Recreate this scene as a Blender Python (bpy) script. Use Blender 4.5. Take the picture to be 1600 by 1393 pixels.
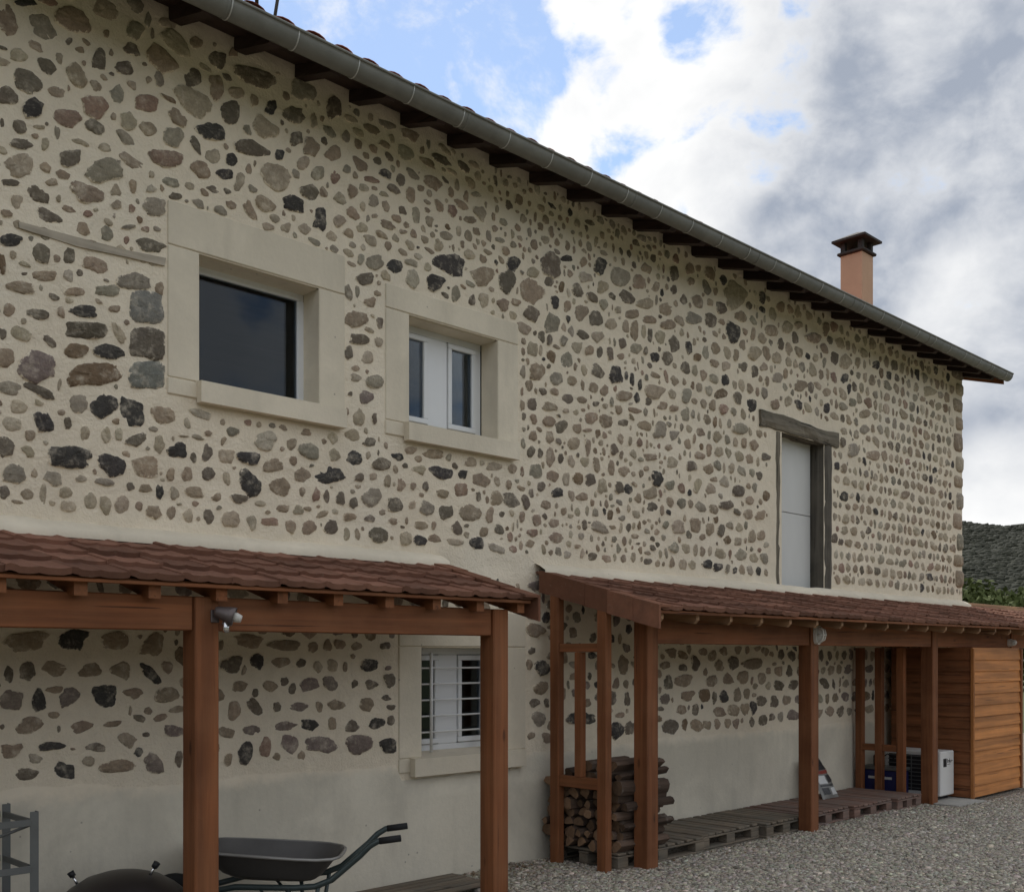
import bpy, math, random
import numpy as np
from mathutils import Vector, Matrix, noise as mnoise

random.seed(7)
R = math.radians
scene = bpy.context.scene
for o in list(bpy.data.objects):
    bpy.data.objects.remove(o)
C = scene.collection

# ------------------------------------------------------------------ camera
F_PX, CX, HZ, EYE = 1650.0, 800.0, 1023.0, 1.75
TH = math.atan2(F_PX, 2473.0 - CX)          # heading away from the wall's normal
ST, CT = math.sin(TH), math.cos(TH)
cam_d = bpy.data.cameras.new('camera')
cam = bpy.data.objects.new('camera', cam_d)
C.objects.link(cam)
cam.location = (0, 0, EYE)
cam.rotation_euler = (R(90), 0, -TH)
cam_d.sensor_width = 36
cam_d.lens = 36 * F_PX / 1600
cam_d.shift_y = (HZ - 696.5) / 1600
cam_d.clip_end = 5000
scene.camera = cam

def P(px, py, Y):
    """point of the vertical plane at distance Y (parallel to the house wall)"""
    u, v = px - CX, HZ - py
    dx, dy = F_PX * ST + u * CT, F_PX * CT - u * ST
    k = Y / dy
    return Vector((dx * k, Y, EYE + v * k))

def DIR(px, py):
    u, v = px - CX, HZ - py
    return Vector((F_PX * ST + u * CT, F_PX * CT - u * ST, v)).normalized()

# ------------------------------------------------------------------ sun, sky, exposure
SUN_AZ, SUN_EL = R(38), R(50)
sd = bpy.data.lights.new('sun', 'SUN')
sd.energy = 2.6
sd.angle = R(0.6)
sd.color = (1.0, 0.95, 0.86)
sun = bpy.data.objects.new('sun', sd)
C.objects.link(sun)
sdir = Vector((math.sin(SUN_AZ) * math.cos(SUN_EL), math.cos(SUN_AZ) * math.cos(SUN_EL), math.sin(SUN_EL)))
sun.rotation_euler = sdir.to_track_quat('Z', 'Y').to_euler()
sun.location = (0, 0, 30)

scene.view_settings.view_transform = 'Standard'
scene.view_settings.look = 'None'
scene.view_settings.gamma = 1
scene.view_settings.exposure = 0.22
scene.view_settings.use_curve_mapping = False
scene.render.engine = 'CYCLES'
scene.cycles.max_bounces = 6
scene.cycles.diffuse_bounces = 3

class NT:
    """small helper to write node trees"""
    def __init__(s, tree):
        s.t = tree
    def n(s, typ, ins=None, **props):
        nd = s.t.nodes.new(typ)
        for k, v in props.items():
            setattr(nd, k, v)
        for k, v in (ins or {}).items():
            sock = nd.inputs[k]
            if isinstance(v, bpy.types.NodeSocket):
                s.t.links.new(v, sock)
            else:
                sock.default_value = v
        return nd
    def m(s, op, a, b=0.0, c=0.0, clamp=False):
        nd = s.n('ShaderNodeMath', {0: a, 1: b, 2: c}, operation=op, use_clamp=clamp)
        return nd.outputs[0]
    def vm(s, op, a, b=(0, 0, 0), out=0):
        nd = s.n('ShaderNodeVectorMath', {0: a, 1: b}, operation=op)
        return nd.outputs[out]
    def mr(s, v, a, b, c=0.0, d=1.0, smooth=True):
        nd = s.n('ShaderNodeMapRange', {0: v, 1: a, 2: b, 3: c, 4: d})
        nd.interpolation_type = 'SMOOTHSTEP' if smooth else 'LINEAR'
        return nd.outputs[0]
    def mix(s, f, a, b, mode='MIX'):
        nd = s.n('ShaderNodeMix', data_type='RGBA', blend_type=mode)
        for i, v in ((0, f), (6, a), (7, b)):
            if isinstance(v, bpy.types.NodeSocket):
                s.t.links.new(v, nd.inputs[i])
            else:
                if i and len(v) == 3:
                    v = (*v, 1)
                nd.inputs[i].default_value = v
        return nd.outputs[2]
    def noise(s, vec, scale, detail=4.0, rough=0.55, dist=0.0):
        return s.n('ShaderNodeTexNoise', {'Vector': vec, 'Scale': scale, 'Detail': detail, 'Roughness': rough, 'Distortion': dist}).outputs[0]

world = bpy.data.worlds.new('World')
scene.world = world
world.use_nodes = True
world.cycles.sampling_method = 'MANUAL'
world.cycles.sample_map_resolution = 512
wt = world.node_tree
wt.nodes.clear()
W = NT(wt)
sky = W.n('ShaderNodeTexSky', sky_type='NISHITA', sun_disc=False, sun_elevation=SUN_EL, sun_rotation=SUN_AZ, altitude=400, dust_density=0.15, air_density=1.1, ozone_density=1.6)
gen = W.vm('NORMALIZE', W.n('ShaderNodeTexCoord').outputs['Generated'])
sep = W.n('ShaderNodeSeparateXYZ', {0: gen}).outputs
pl = W.vm('MULTIPLY', gen, (1.0, 1.0, 1.35))
warp = W.n('ShaderNodeTexNoise', {'Vector': pl, 'Scale': 4.0, 'Detail': 2.0}).outputs['Color']
plw = W.vm('ADD', pl, W.vm('MULTIPLY', W.vm('SUBTRACT', warp, (0.5, 0.5, 0.5)), (0.10, 0.10, 0.10)))
n1 = W.noise(plw, 7.5, 7.0, 0.60)
n2 = W.noise(plw, 4.5, 5.0, 0.52)
n3 = W.noise(W.vm('ADD', plw, (7.3, 2.1, 4.4)), 17.0, 5.0, 0.55)
def blob(px, py, r_in, r_out):
    d = W.vm('DOT_PRODUCT', gen, tuple(DIR(px, py)), out=1)
    return W.mr(d, math.cos(R(r_out)), math.cos(R(r_in)))
def total(items):
    acc = None
    for w_, b_ in items:
        t = W.m('MULTIPLY', b_, w_)
        acc = t if acc is None else W.m('ADD', acc, t)
    return acc
gap = total([(0.50, blob(590, 30, 3, 10)), (0.34, blob(900, 115, 0.2, 2.6)), (0.34, blob(865, 60, 0.2, 2.4)), (0.42, blob(800, 130, 0.3, 3.0)),
             (0.34, blob(1100, 10, 0.2, 3.0)), (0.50, blob(300, -200, 4, 16)), (0.30, blob(730, 70, 1, 5)),
             (-0.42, blob(735, 165, 0.3, 2.6)), (-0.40, blob(900, 0, 0.3, 2.2)), (-0.26, blob(1020, 190, 1.5, 5.5)),
             (-0.55, blob(1480, 350, 6, 16)), (-0.3, blob(1560, 700, 3, 8))])
def amp(n_, k):
    return W.m('MULTIPLY', W.m('SUBTRACT', n_, 0.5), k)
bil = amp(W.noise(W.vm('ADD', plw, (1.0, 2.0, 3.0)), 15.0, 2.0, 0.5), 1.3)
cover = W.m('SUBTRACT', W.m('ADD', W.m('ADD', amp(n1, 3.2), amp(n3, 1.6)), W.m('ADD', W.m('MULTIPLY', bil, 0.8), 0.24)), gap)
cmask = W.mr(cover, -0.25, 0.38)
wisp = W.mr(W.noise(W.vm('ADD', plw, (3.1, 8.2, 1.7)), 11.0, 6.0, 0.65), 0.50, 0.74, 0.10, 0.75)
cmask = W.m('MAXIMUM', cmask, wisp)
dark = total([(0.62, blob(1520, 230, 2, 14)), (0.50, blob(1600, 640, 1, 8)), (0.36, blob(1290, 430, 1, 6)), (-0.20, blob(1010, 200, 1.5, 9)),
              (-0.50, blob(1500, 500, 0.5, 5)), (-0.45, blob(1560, 770, 0.5, 4)), (-0.30, blob(1450, 40, 0.5, 2.5))])
shade = W.m('SUBTRACT', W.m('ADD', W.m('ADD', amp(n2, 0.85), amp(n3, 0.30)), W.m('ADD', W.m('MULTIPLY', dark, 1.25), 0.42)), W.m('MULTIPLY', bil, 0.4))
shade = W.mr(shade, 0.0, 1.2, smooth=False)
edge = W.mr(cover, 0.0, 1.3)                       # thin cloud edges stay bright, cores are greyer
shade = W.m('MULTIPLY', shade, W.m('MULTIPLY_ADD', edge, 0.5, 0.55), clamp=True)
ccol = W.mix(shade, (0.96, 0.955, 0.94), (0.325, 0.365, 0.44))
bgs = W.n('ShaderNodeBackground', {'Color': sky.outputs[0], 'Strength': 0.135})
bgc = W.n('ShaderNodeBackground', {'Color': ccol, 'Strength': 1.0})
mx = W.n('ShaderNodeMixShader', {0: cmask, 1: bgs.outputs[0], 2: bgc.outputs[0]})
W.n('ShaderNodeOutputWorld', {0: mx.outputs[0]})

# ------------------------------------------------------------------ materials
def new_mat(name):
    m = bpy.data.materials.new(name)
    m.use_nodes = True
    m.node_tree.nodes.clear()
    return m, NT(m.node_tree)

def finish(N, col, rough=0.8, bump=None, bdist=0.01, bstr=1.0, metal=0.0, spec=0.3):
    ins = {'Base Color': col if isinstance(col, bpy.types.NodeSocket) else (*col, 1), 'Roughness': rough, 'Metallic': metal, 'Specular IOR Level': spec}
    if bump is not None:
        ins['Normal'] = N.n('ShaderNodeBump', {'Height': bump, 'Distance': bdist, 'Strength': bstr}).outputs[0]
    b = N.n('ShaderNodeBsdfPrincipled', ins)
    N.n('ShaderNodeOutputMaterial', {0: b.outputs[0]})

def pos(N):
    return N.n('ShaderNodeNewGeometry').outputs['Position']

def obj_rand(N):
    return N.n('ShaderNodeObjectInfo').outputs['Random']

def tint(N, col, v, amt=0.3):
    """multiply colour by 1 +- amt driven by v in 0..1"""
    k = N.m('MULTIPLY_ADD', v, 2 * amt, 1 - amt)
    return N.vm('MULTIPLY', col, N.n('ShaderNodeCombineXYZ', {0: k, 1: k, 2: k}).outputs[0])

def mat_simple(name, col, rough=0.7, metal=0.0, var=0.15, scale=8.0, bump=0.0, spec=0.3):
    m, N = new_mat(name)
    p = pos(N)
    n = N.noise(p, scale, 5)
    c = tint(N, (*col,), n, var)
    finish(N, c, rough, n if bump else None, bump or 0.01, 1.0, metal, spec)
    return m

def mat_wood(name, col, axis, rough=0.65, var=0.3, weather=None, wamt=0.0):
    m, N = new_mat(name)
    p = pos(N)
    off = N.m('MULTIPLY', obj_rand(N), 37.0)
    p2 = N.vm('ADD', p, N.n('ShaderNodeCombineXYZ', {0: off, 1: off, 2: off}).outputs[0])
    sc = [38.0, 38.0, 38.0]
    sc[axis] = 1.6
    g = N.noise(N.vm('MULTIPLY', p2, tuple(sc)), 1.0, 5, 0.6, 0.6)
    big = N.noise(p2, 1.8, 3)
    knots = N.n('ShaderNodeTexVoronoi', {'Vector': N.vm('MULTIPLY', p2, tuple(2.2 if i == axis else 7.0 for i in range(3))), 'Scale': 1.0}).outputs['Distance']
    kn = N.mr(knots, 0.05, 0.13, 0.45, 1.0)
    sc2 = [12.0, 12.0, 12.0]
    sc2[axis] = 0.5
    g2 = N.noise(N.vm('MULTIPLY', p2, tuple(sc2)), 1.0, 3, 0.6, 0.4)
    chk = N.mr(N.noise(N.vm('MULTIPLY', p2, tuple(1.1 if i == axis else 46.0 for i in range(3))), 1.0, 1, 0.5, 0.2), 0.69, 0.73, 1.0, 0.35)
    c = tint(N, (*col,), g, var)
    c = tint(N, c, N.mr(g2, 0.3, 0.7), 0.28)
    c = N.vm('MULTIPLY', c, N.n('ShaderNodeCombineXYZ', {0: chk, 1: chk, 2: chk}).outputs[0])
    c = tint(N, c, big, 0.30)
    c = tint(N, c, obj_rand(N), 0.10)
    c = N.vm('MULTIPLY', c, N.n('ShaderNodeCombineXYZ', {0: kn, 1: kn, 2: kn}).outputs[0])
    if name.startswith('old_'):
        cs = [30.0, 30.0, 30.0]
        cs[axis] = 0.9
        crk = N.mr(N.noise(N.vm('MULTIPLY', p2, tuple(cs)), 1.0, 2, 0.5, 0.3), 0.60, 0.645)
        c = N.mix(crk, c, (0.03, 0.026, 0.02))
        g = N.m('SUBTRACT', g, N.m('MULTIPLY', crk, 3.0))
    if weather:
        w = N.mr(N.noise(p2, 3.5, 5), 0.35, 0.7, 0, wamt)
        c = N.mix(w, c, weather)
    finish(N, c, rough, g, 0.003, 0.8)
    return m

MORTAR = (0.80, 0.705, 0.555)
def mortar_color(N, p):
    a = N.noise(p, 1.1, 4)
    b = N.noise(p, 14, 5)
    c = tint(N, MORTAR, a, 0.16)
    c = tint(N, c, b, 0.10)
    st = N.mr(N.noise(N.vm('MULTIPLY', p, (1.6, 1.6, 0.35)), 1.3, 5), 0.52, 0.74, 0, 0.35)
    c = N.mix(st, c, (0.66, 0.565, 0.43))
    c = N.mix(N.mr(N.noise(p, 0.7, 3), 0.5, 0.7, 0, 0.35), c, (0.82, 0.755, 0.63))
    return c

def make_mats():
    M = {}
    # lime render between the stones
    m, N = new_mat('lime_mortar')
    p = pos(N)
    h = N.m('ADD', N.noise(p, 55, 5, 0.65), N.m('MULTIPLY', N.noise(p, 8, 4, 0.6, 0.8), 1.8))
    finish(N, mortar_color(N, p), 0.95, h, 0.008, 1.0, spec=0.1)
    M['mortar'] = m
    # field stones: colour comes from each stone, mortar smeared over the rim
    m, N = new_mat('field_stone')
    p = pos(N)
    sc = N.n('ShaderNodeAttribute', attribute_name='stone_col').outputs['Color']
    rim = N.n('ShaderNodeAttribute', attribute_name='rim').outputs['Fac']
    a = N.noise(p, 22, 6, 0.65)
    b = N.noise(p, 90, 4, 0.6)
    c = tint(N, sc, a, 0.55)
    c = tint(N, c, b, 0.30)
    vein = N.mr(N.noise(N.vm('MULTIPLY', p, (1, 1, 2.5)), 16, 4, 0.6, 1.5), 0.56, 0.66, 0, 0.30)
    c = N.mix(vein, c, (0.30, 0.27, 0.21))
    smear = N.m('ADD', rim, N.m('MULTIPLY', N.m('SUBTRACT', N.noise(p, 30, 6, 0.75), 0.5), 2.7))
    c = N.mix(N.mr(N.noise(p, 13, 5, 0.7), 0.48, 0.74, 0.0, 0.42), c, tint(N, mortar_color(N, p), a, 0.2))     # thin lime film left on the faces
    sm = N.mr(smear, 0.66, 0.98)
    c = N.mix(sm, c, mortar_color(N, p))
    finish(N, c, 0.85, N.m('ADD', a, N.m('MULTIPLY', b, 0.4)), 0.012, 1.0, spec=0.25)
    M['stone'] = m
    # smooth plaster plinth and cast stone
    def plaster(name, col, var, bump):
        m, N = new_mat(name)
        p = pos(N)
        c = tint(N, col, N.noise(p, 1.6, 5), var)
        c = tint(N, c, N.noise(p, 30, 4), var * 0.5)
        d = N.mr(N.noise(N.vm('MULTIPLY', p, (3, 3, 0.6)), 2.0, 5), 0.5, 0.75, 0, 0.3)
        c = N.mix(d, c, tuple(x * 0.72 for x in col))
        pat = N.mr(N.noise(p, 0.9, 5, 0.6, 0.5), 0.42, 0.66)
        c = tint(N, c, pat, var * 0.8)
        sp = N.n('ShaderNodeTexVoronoi', {'Vector': p, 'Scale': 5.5}).outputs['Distance']
        c = N.mix(N.mr(sp, 0.03, 0.05, 0.5, 0), c, (0.15, 0.13, 0.11))
        if name == 'plaster':        # the lime render is feathered out over the top of the plinth
            pz = N.n('ShaderNodeSeparateXYZ', {0: p}).outputs[2]
            e = N.m('ADD', pz, N.m('MULTIPLY', N.m('SUBTRACT', N.noise(p, 3.5, 5, 0.6), 0.5), 0.22))
            c = N.mix(N.mr(e, 0.84, 0.96), c, mortar_color(N, p))
        finish(N, c, 0.9, N.noise(p, 45, 5, 0.6), bump, 0.8, spec=0.15)
        return m
    M['plaster'] = plaster('plaster', (0.68, 0.625, 0.51), 0.12, 0.004)
    M['cast'] = plaster('cast_stone', (0.745, 0.668, 0.53), 0.09, 0.003)
    M['pvc'] = mat_simple('white_pvc', (0.74, 0.75, 0.76), 0.35, var=0.03, spec=0.5)
    M['white_metal'] = mat_simple('white_enamel', (0.70, 0.70, 0.68), 0.4, var=0.05, spec=0.5)
    m, N = new_mat('window_glass')
    fr_ = N.n('ShaderNodeFresnel', {'IOR': 1.42}).outputs[0]
    g_ = N.n('ShaderNodeBsdfGlossy', {'Color': (0.7, 0.74, 0.8, 1), 'Roughness': 0.02, 'Normal': N.n('ShaderNodeBump', {'Height': N.noise(pos(N), 1.3, 2), 'Distance': 0.01, 'Strength': 0.12}).outputs[0]})
    t_ = N.n('ShaderNodeBsdfTransparent', {'Color': (0.62, 0.66, 0.68, 1)})
    N.n('ShaderNodeOutputMaterial', {0: N.n('ShaderNodeMixShader', {0: fr_, 1: t_.outputs[0], 2: g_.outputs[0]}).outputs[0]})
    M['glass'] = m
    M['curtain'] = mat_simple('grey_curtain', (0.30, 0.30, 0.34), 0.9, var=0.1)
    M['seal'] = mat_simple('grey_seal', (0.10, 0.10, 0.11), 0.6)
    m, N = new_mat('white_door_panel')
    p = pos(N)
    c = tint(N, (0.66, 0.66, 0.635), N.noise(N.vm('MULTIPLY', p, (2, 2, 0.7)), 1.5, 5), 0.10)
    finish(N, c, 0.55, N.noise(p, 20, 3), 0.001, 0.5)
    M['door'] = m
    # zinc
    m, N = new_mat('zinc')
    p = pos(N)
    c = tint(N, (0.215, 0.215, 0.195), N.noise(p, 5, 6, 0.65), 0.35)
    c = N.mix(N.mr(N.noise(N.vm('MULTIPLY', p, (8, 2, 2)), 1.0, 4), 0.5, 0.75, 0, 0.4), c, (0.16, 0.155, 0.135))
    finish(N, c, 0.6, N.noise(p, 14, 3), 0.002, 0.5, metal=0.45)
    M['zinc'] = m
    M['solder'] = mat_simple('zinc_seam', (0.55, 0.55, 0.53), 0.45, 0.5, 0.2, 20)
    # roof tiles
    def tile(name, col):
        m, N = new_mat(name)
        p = pos(N)
        c = tint(N, col, obj_rand(N), 0.30)
        c = tint(N, c, N.noise(p, 9, 5, 0.65), 0.35)
        li = N.mr(N.noise(p, 26, 5, 0.7), 0.60, 0.72, 0, 0.45)
        c = N.mix(li, c, (0.26, 0.21, 0.15))
        dk = N.mr(N.noise(p, 3.2, 5, 0.6), 0.5, 0.72, 0, 0.5)
        c = N.mix(dk, c, (0.10, 0.055, 0.04))
        finish(N, c, 0.9, N.noise(p, 70, 4, 0.6), 0.003, 0.7, spec=0.15)
        return m
    M['tile'] = tile('terracotta_tile', (0.205, 0.103, 0.070))
    M['tile_red'] = tile('red_roof_tile', (0.36, 0.11, 0.07))
    M['verge'] = tile('verge_terracotta', (0.195, 0.090, 0.055))
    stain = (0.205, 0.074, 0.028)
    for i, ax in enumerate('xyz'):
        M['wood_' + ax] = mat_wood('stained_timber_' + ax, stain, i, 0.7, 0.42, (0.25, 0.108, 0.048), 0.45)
        M['pale_' + ax] = mat_wood('pale_rafter_' + ax, (0.34, 0.20, 0.11), i)
        M['dark_' + ax] = mat_wood('dark_eave_timber_' + ax, (0.040, 0.024, 0.020), i)
        M['old_' + ax] = mat_wood('old_grey_oak_' + ax, (0.19, 0.165, 0.125), i, 0.9, 0.75)
        M['olddark_' + ax] = mat_wood('dark_oak_' + ax, (0.095, 0.085, 0.07), i, 0.9, 0.6, (0.16, 0.14, 0.11), 0.6)
        M['pallet_' + ax] = mat_wood('grey_pallet_' + ax, (0.19, 0.15, 0.108), i, 0.9, 0.35, (0.13, 0.125, 0.105), 0.7)
        M['faded_' + ax] = mat_wood('faded_limewashed_timber_' + ax, (0.33, 0.29, 0.23), i, 0.9, 0.35, (0.5, 0.44, 0.35), 0.7)
        M['redpallet_' + ax] = mat_wood('reddish_pallet_' + ax, (0.205, 0.122, 0.092), i, 0.85, 0.4, (0.18, 0.145, 0.125), 0.8)
    M['shed_x'] = mat_wood('orange_cladding_x', (0.46, 0.185, 0.052), 0, 0.6, 0.2)
    M['shed_y'] = mat_wood('orange_cladding_y', (0.36, 0.135, 0.042), 1, 0.6, 0.2)
    M['shed_z'] = mat_wood('orange_cladding_z', (0.42, 0.165, 0.048), 2, 0.6, 0.2)
    # logs
    m, N = new_mat('log_bark')
    p = pos(N)
    c = tint(N, (0.105, 0.07, 0.05), obj_rand(N), 0.45)
    c = tint(N, c, N.noise(N.vm('MULTIPLY', p, (5, 30, 30)), 1, 5), 0.5)
    c = N.mix(N.mr(N.noise(p, 6, 4), 0.55, 0.7, 0, 0.5), c, (0.21, 0.18, 0.15))
    finish(N, c, 0.95, N.noise(N.vm('MULTIPLY', p, (8, 45, 45)), 1, 5), 0.01)
    M['bark'] = m
    m, N = new_mat('log_cut')
    p = pos(N)
    c = tint(N, (0.20, 0.125, 0.075), obj_rand(N), 0.6)
    c = tint(N, c, N.noise(p, 40, 5), 0.4)
    finish(N, c, 0.9, N.noise(p, 60, 4), 0.004)
    M['cut'] = m
    # chimney
    m, N = new_mat('peach_render')
    p = pos(N)
    c = tint(N, (0.55, 0.36, 0.24), N.noise(p, 3, 5), 0.14)
    finish(N, c, 0.9, N.noise(p, 50, 4), 0.004)
    M['peach'] = m
    M['cap'] = mat_simple('sooty_cap', (0.045, 0.038, 0.035), 0.8, var=0.3, bump=0.004)
    # ground
    m, N = new_mat('gravel_bed')
    p = pos(N)
    v = N.n('ShaderNodeTexVoronoi', {'Vector': p, 'Scale': 75.0})
    c = N.mix(N.n('ShaderNodeSeparateColor', {0: v.outputs['Color']}).outputs[0], (0.22, 0.19, 0.15), (0.50, 0.44, 0.36))
    c = tint(N, c, N.noise(p, 0.9, 4), 0.15)
    c = N.mix(N.mr(v.outputs['Distance'], 0.35, 0.75, 0, 0.75), c, (0.11, 0.095, 0.08))
    h = N.m('MULTIPLY', v.outputs['Distance'], -1.0)
    finish(N, c, 0.95, h, 0.02, 1.0, spec=0.15)
    M['gravel'] = m
    m, N = new_mat('pebble')
    p = pos(N)
    pc = N.n('ShaderNodeAttribute', attribute_name='stone_col').outputs['Color']
    finish(N, tint(N, pc, N.noise(p, 120, 3), 0.25), 0.85, spec=0.25)
    M['pebble'] = m
    M['concrete'] = plaster('concrete', (0.40, 0.385, 0.35), 0.15, 0.004)
    # vegetation
    def veg(name, c1, c2, sc):
        m, N = new_mat(name)
        p = pos(N)
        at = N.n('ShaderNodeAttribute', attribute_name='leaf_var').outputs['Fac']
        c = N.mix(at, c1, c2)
        c = tint(N, c, N.noise(p, sc, 4), 0.3)
        finish(N, c, 0.85, spec=0.15)
        return m
    M['grass'] = mat_simple('meadow', (0.075, 0.085, 0.035), 0.95, var=0.35, scale=0.6, bump=0.02)
    M['forest'] = veg('forest_crowns', (0.022, 0.024, 0.016), (0.029, 0.031, 0.020), 0.01)
    M['hill'] = mat_simple('wooded_hillside', (0.026, 0.025, 0.019), 0.95, var=0.3, scale=0.03)
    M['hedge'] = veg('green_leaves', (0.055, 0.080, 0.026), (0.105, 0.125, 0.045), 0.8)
    # small things
    M['tray'] = mat_simple('galvanised_tray', (0.115, 0.11, 0.105), 0.5, 0.35, 0.25, 7)
    M['tray_rim'] = mat_simple('galvanised_rim', (0.30, 0.29, 0.27), 0.4, 0.4, 0.2, 7)
    M['teal'] = mat_simple('dark_teal_paint', (0.045, 0.062, 0.060), 0.4, 0.1, 0.2, 10, spec=0.5)
    M['rubber'] = mat_simple('black_rubber', (0.02, 0.02, 0.02), 0.8, var=0.3)
    M['black_enamel'] = mat_simple('dark_enamel', (0.022, 0.018, 0.017), 0.42, 0.0, 0.15, 5, spec=0.5)
    M['chrome'] = mat_simple('chrome', (0.75, 0.75, 0.75), 0.22, 1.0, 0.05)
    M['rack'] = mat_simple('grey_rack_steel', (0.16, 0.165, 0.16), 0.5, 0.4, 0.2, 10)
    M['lampgrey'] = mat_simple('aged_aluminium', (0.15, 0.125, 0.12), 0.45, 0.5, 0.25, 15)
    M['lampwhite'] = mat_simple('lamp_diffuser', (0.62, 0.60, 0.55), 0.35, var=0.05)
    M['cage'] = mat_simple('lamp_cage', (0.80, 0.78, 0.72), 0.4, var=0.05)
    M['acwhite'] = mat_simple('unit_casing', (0.70, 0.69, 0.66), 0.45, var=0.07, scale=3)
    M['black'] = mat_simple('black_plastic', (0.018, 0.018, 0.02), 0.5)
    M['navy'] = mat_simple('navy_plastic', (0.018, 0.022, 0.095), 0.45, var=0.2)
    M['sack'] = mat_simple('bag_film', (0.20, 0.195, 0.18), 0.4, var=0.2, scale=12, bump=0.006, spec=0.5)
    M['sack_dark'] = mat_simple('bag_print_dark', (0.022, 0.022, 0.024), 0.4, var=0.3, scale=12, bump=0.004, spec=0.5)
    M['sack_red'] = mat_simple('bag_print_red', (0.26, 0.05, 0.035), 0.4, var=0.2, scale=12, bump=0.004, spec=0.5)
    M['sack_white'] = mat_simple('bag_print_white', (0.62, 0.62, 0.60), 0.4, var=0.1, scale=12, bump=0.004, spec=0.5)
    M['hessian'] = mat_simple('brown_sack', (0.13, 0.10, 0.075), 0.9, var=0.3, scale=10, bump=0.01)
    M['mast'] = mat_simple('dark_steel', (0.05, 0.045, 0.04), 0.5, 0.5)
    return M
M = make_mats()

# ------------------------------------------------------------------ mesh helpers
class MB:
    def __init__(s):
        s.v, s.f, s.mi = [], [], []
    def add(s, vs, fs, mi=0):
        b = len(s.v)
        s.v.extend([tuple(v) for v in vs])
        s.f.extend([tuple(i + b for i in f) for f in fs])
        s.mi.extend([mi] * len(fs))
        return s
    def box(s, x0, x1, y0, y1, z0, z1, c=0.004, mi=0):
        c = min(c, (x1 - x0) * .45, (y1 - y0) * .45, (z1 - z0) * .45)
        if c <= 0:
            vs = [(x, y, z) for x in (x0, x1) for y in (y0, y1) for z in (z0, z1)]
            fs = [(0, 1, 3, 2), (4, 6, 7, 5), (0, 4, 5, 1), (2, 3, 7, 6), (0, 2, 6, 4), (1, 5, 7, 3)]
            return s.add(vs, fs, mi)
        lo, hi = (x0, y0, z0), (x1, y1, z1)
        vs, idx = [], {}
        for sx in (0, 1):
            for sy in (0, 1):
                for sz in (0, 1):
                    sg = (sx, sy, sz)
                    base = [hi[k] if sg[k] else lo[k] for k in range(3)]
                    inn = [base[k] + (-c if sg[k] else c) for k in range(3)]
                    for ax in range(3):
                        q = list(inn)
                        q[ax] = base[ax]
                        idx[(sg, ax)] = len(vs)
                        vs.append(q)
        fs = []
        for ax in range(3):
            o1, o2 = (ax + 1) % 3, (ax + 2) % 3
            for sd_ in (0, 1):
                loop = []
                for a, b in ((0, 0), (1, 0), (1, 1), (0, 1)):
                    sg = [0, 0, 0]
                    sg[ax], sg[o1], sg[o2] = sd_, a, b
                    loop.append(idx[(tuple(sg), ax)])
                fs.append(tuple(loop if sd_ else loop[::-1]))
        for ax in range(3):
            o1, o2 = (ax + 1) % 3, (ax + 2) % 3
            for a in (0, 1):
                for b in (0, 1):
                    s0, s1 = [0, 0, 0], [0, 0, 0]
                    s0[o1] = s1[o1] = a
                    s0[o2] = s1[o2] = b
                    s1[ax] = 1
                    q = (idx[(tuple(s0), o1)], idx[(tuple(s1), o1)], idx[(tuple(s1), o2)], idx[(tuple(s0), o2)])
                    fs.append(q if (a == b) == True else q[::-1])
        for sg in [(a, b, d) for a in (0, 1) for b in (0, 1) for d in (0, 1)]:
            t = (idx[(sg, 0)], idx[(sg, 1)], idx[(sg, 2)])
            fs.append(t if sum(sg) % 2 else t[::-1])
        return s.add(vs, fs, mi)
    def prism(s, pts, ax, a0, a1, mi=0):
        """pts: polygon in the two other axes (order y,z for ax 0; x,z for ax 1; x,y for ax 2)"""
        n = len(pts)
        vs = []
        for a in (a0, a1):
            for (p, q) in pts:
                vs.append([(a, p, q), (p, a, q), (p, q, a)][ax])
        fs = [tuple(range(n))[::-1], tuple(range(n, 2 * n))]
        for i in range(n):
            j = (i + 1) % n
            fs.append((i, j, n + j, n + i))
        return s.add(vs, fs, mi)
    def tube(s, path, r, n=8, mi=0, cap=True):
        path = [Vector(p) for p in path]
        rs = r if isinstance(r, (list, tuple)) else [r] * len(path)
        vs = []
        up = None
        for i, p in enumerate(path):
            t = (path[min(i + 1, len(path) - 1)] - path[max(i - 1, 0)]).normalized()
            if up is None:
                up = Vector((0, 0, 1)) if abs(t.z) < .9 else Vector((1, 0, 0))
            a = (up - t * up.dot(t)).normalized()
            up = a
            b = t.cross(a)
            for k in range(n):
                an = 2 * math.pi * k / n
                vs.append(p + (a * math.cos(an) + b * math.sin(an)) * rs[i])
        fs = []
        for i in range(len(path) - 1):
            for k in range(n):
                k2 = (k + 1) % n
                fs.append((i * n + k, i * n + k2, (i + 1) * n + k2, (i + 1) * n + k))
        if cap:
            fs.append(tuple(range(n))[::-1])
            fs.append(tuple(range((len(path) - 1) * n, len(path) * n)))
        return s.add(vs, fs, mi)
    def lathe(s, prof, c, n=24, mi=0, axis=None):
        """prof: (radius, height) pairs"""
        c = Vector(c)
        q = Vector((0, 0, 1)).rotation_difference(Vector(axis or (0, 0, 1)).normalized())
        vs, fs = [], []
        for (r, h) in prof:
            for k in range(n):
                a = 2 * math.pi * k / n
                vs.append(c + q @ Vector((r * math.cos(a), r * math.sin(a), h)))
        for i in range(len(prof) - 1):
            for k in range(n):
                k2 = (k + 1) % n
                fs.append((i * n + k, i * n + k2, (i + 1) * n + k2, (i + 1) * n + k))
        fs.append(tuple(range(n))[::-1])
        fs.append(tuple(range((len(prof) - 1) * n, len(prof) * n)))
        return s.add(vs, fs, mi)
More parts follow.
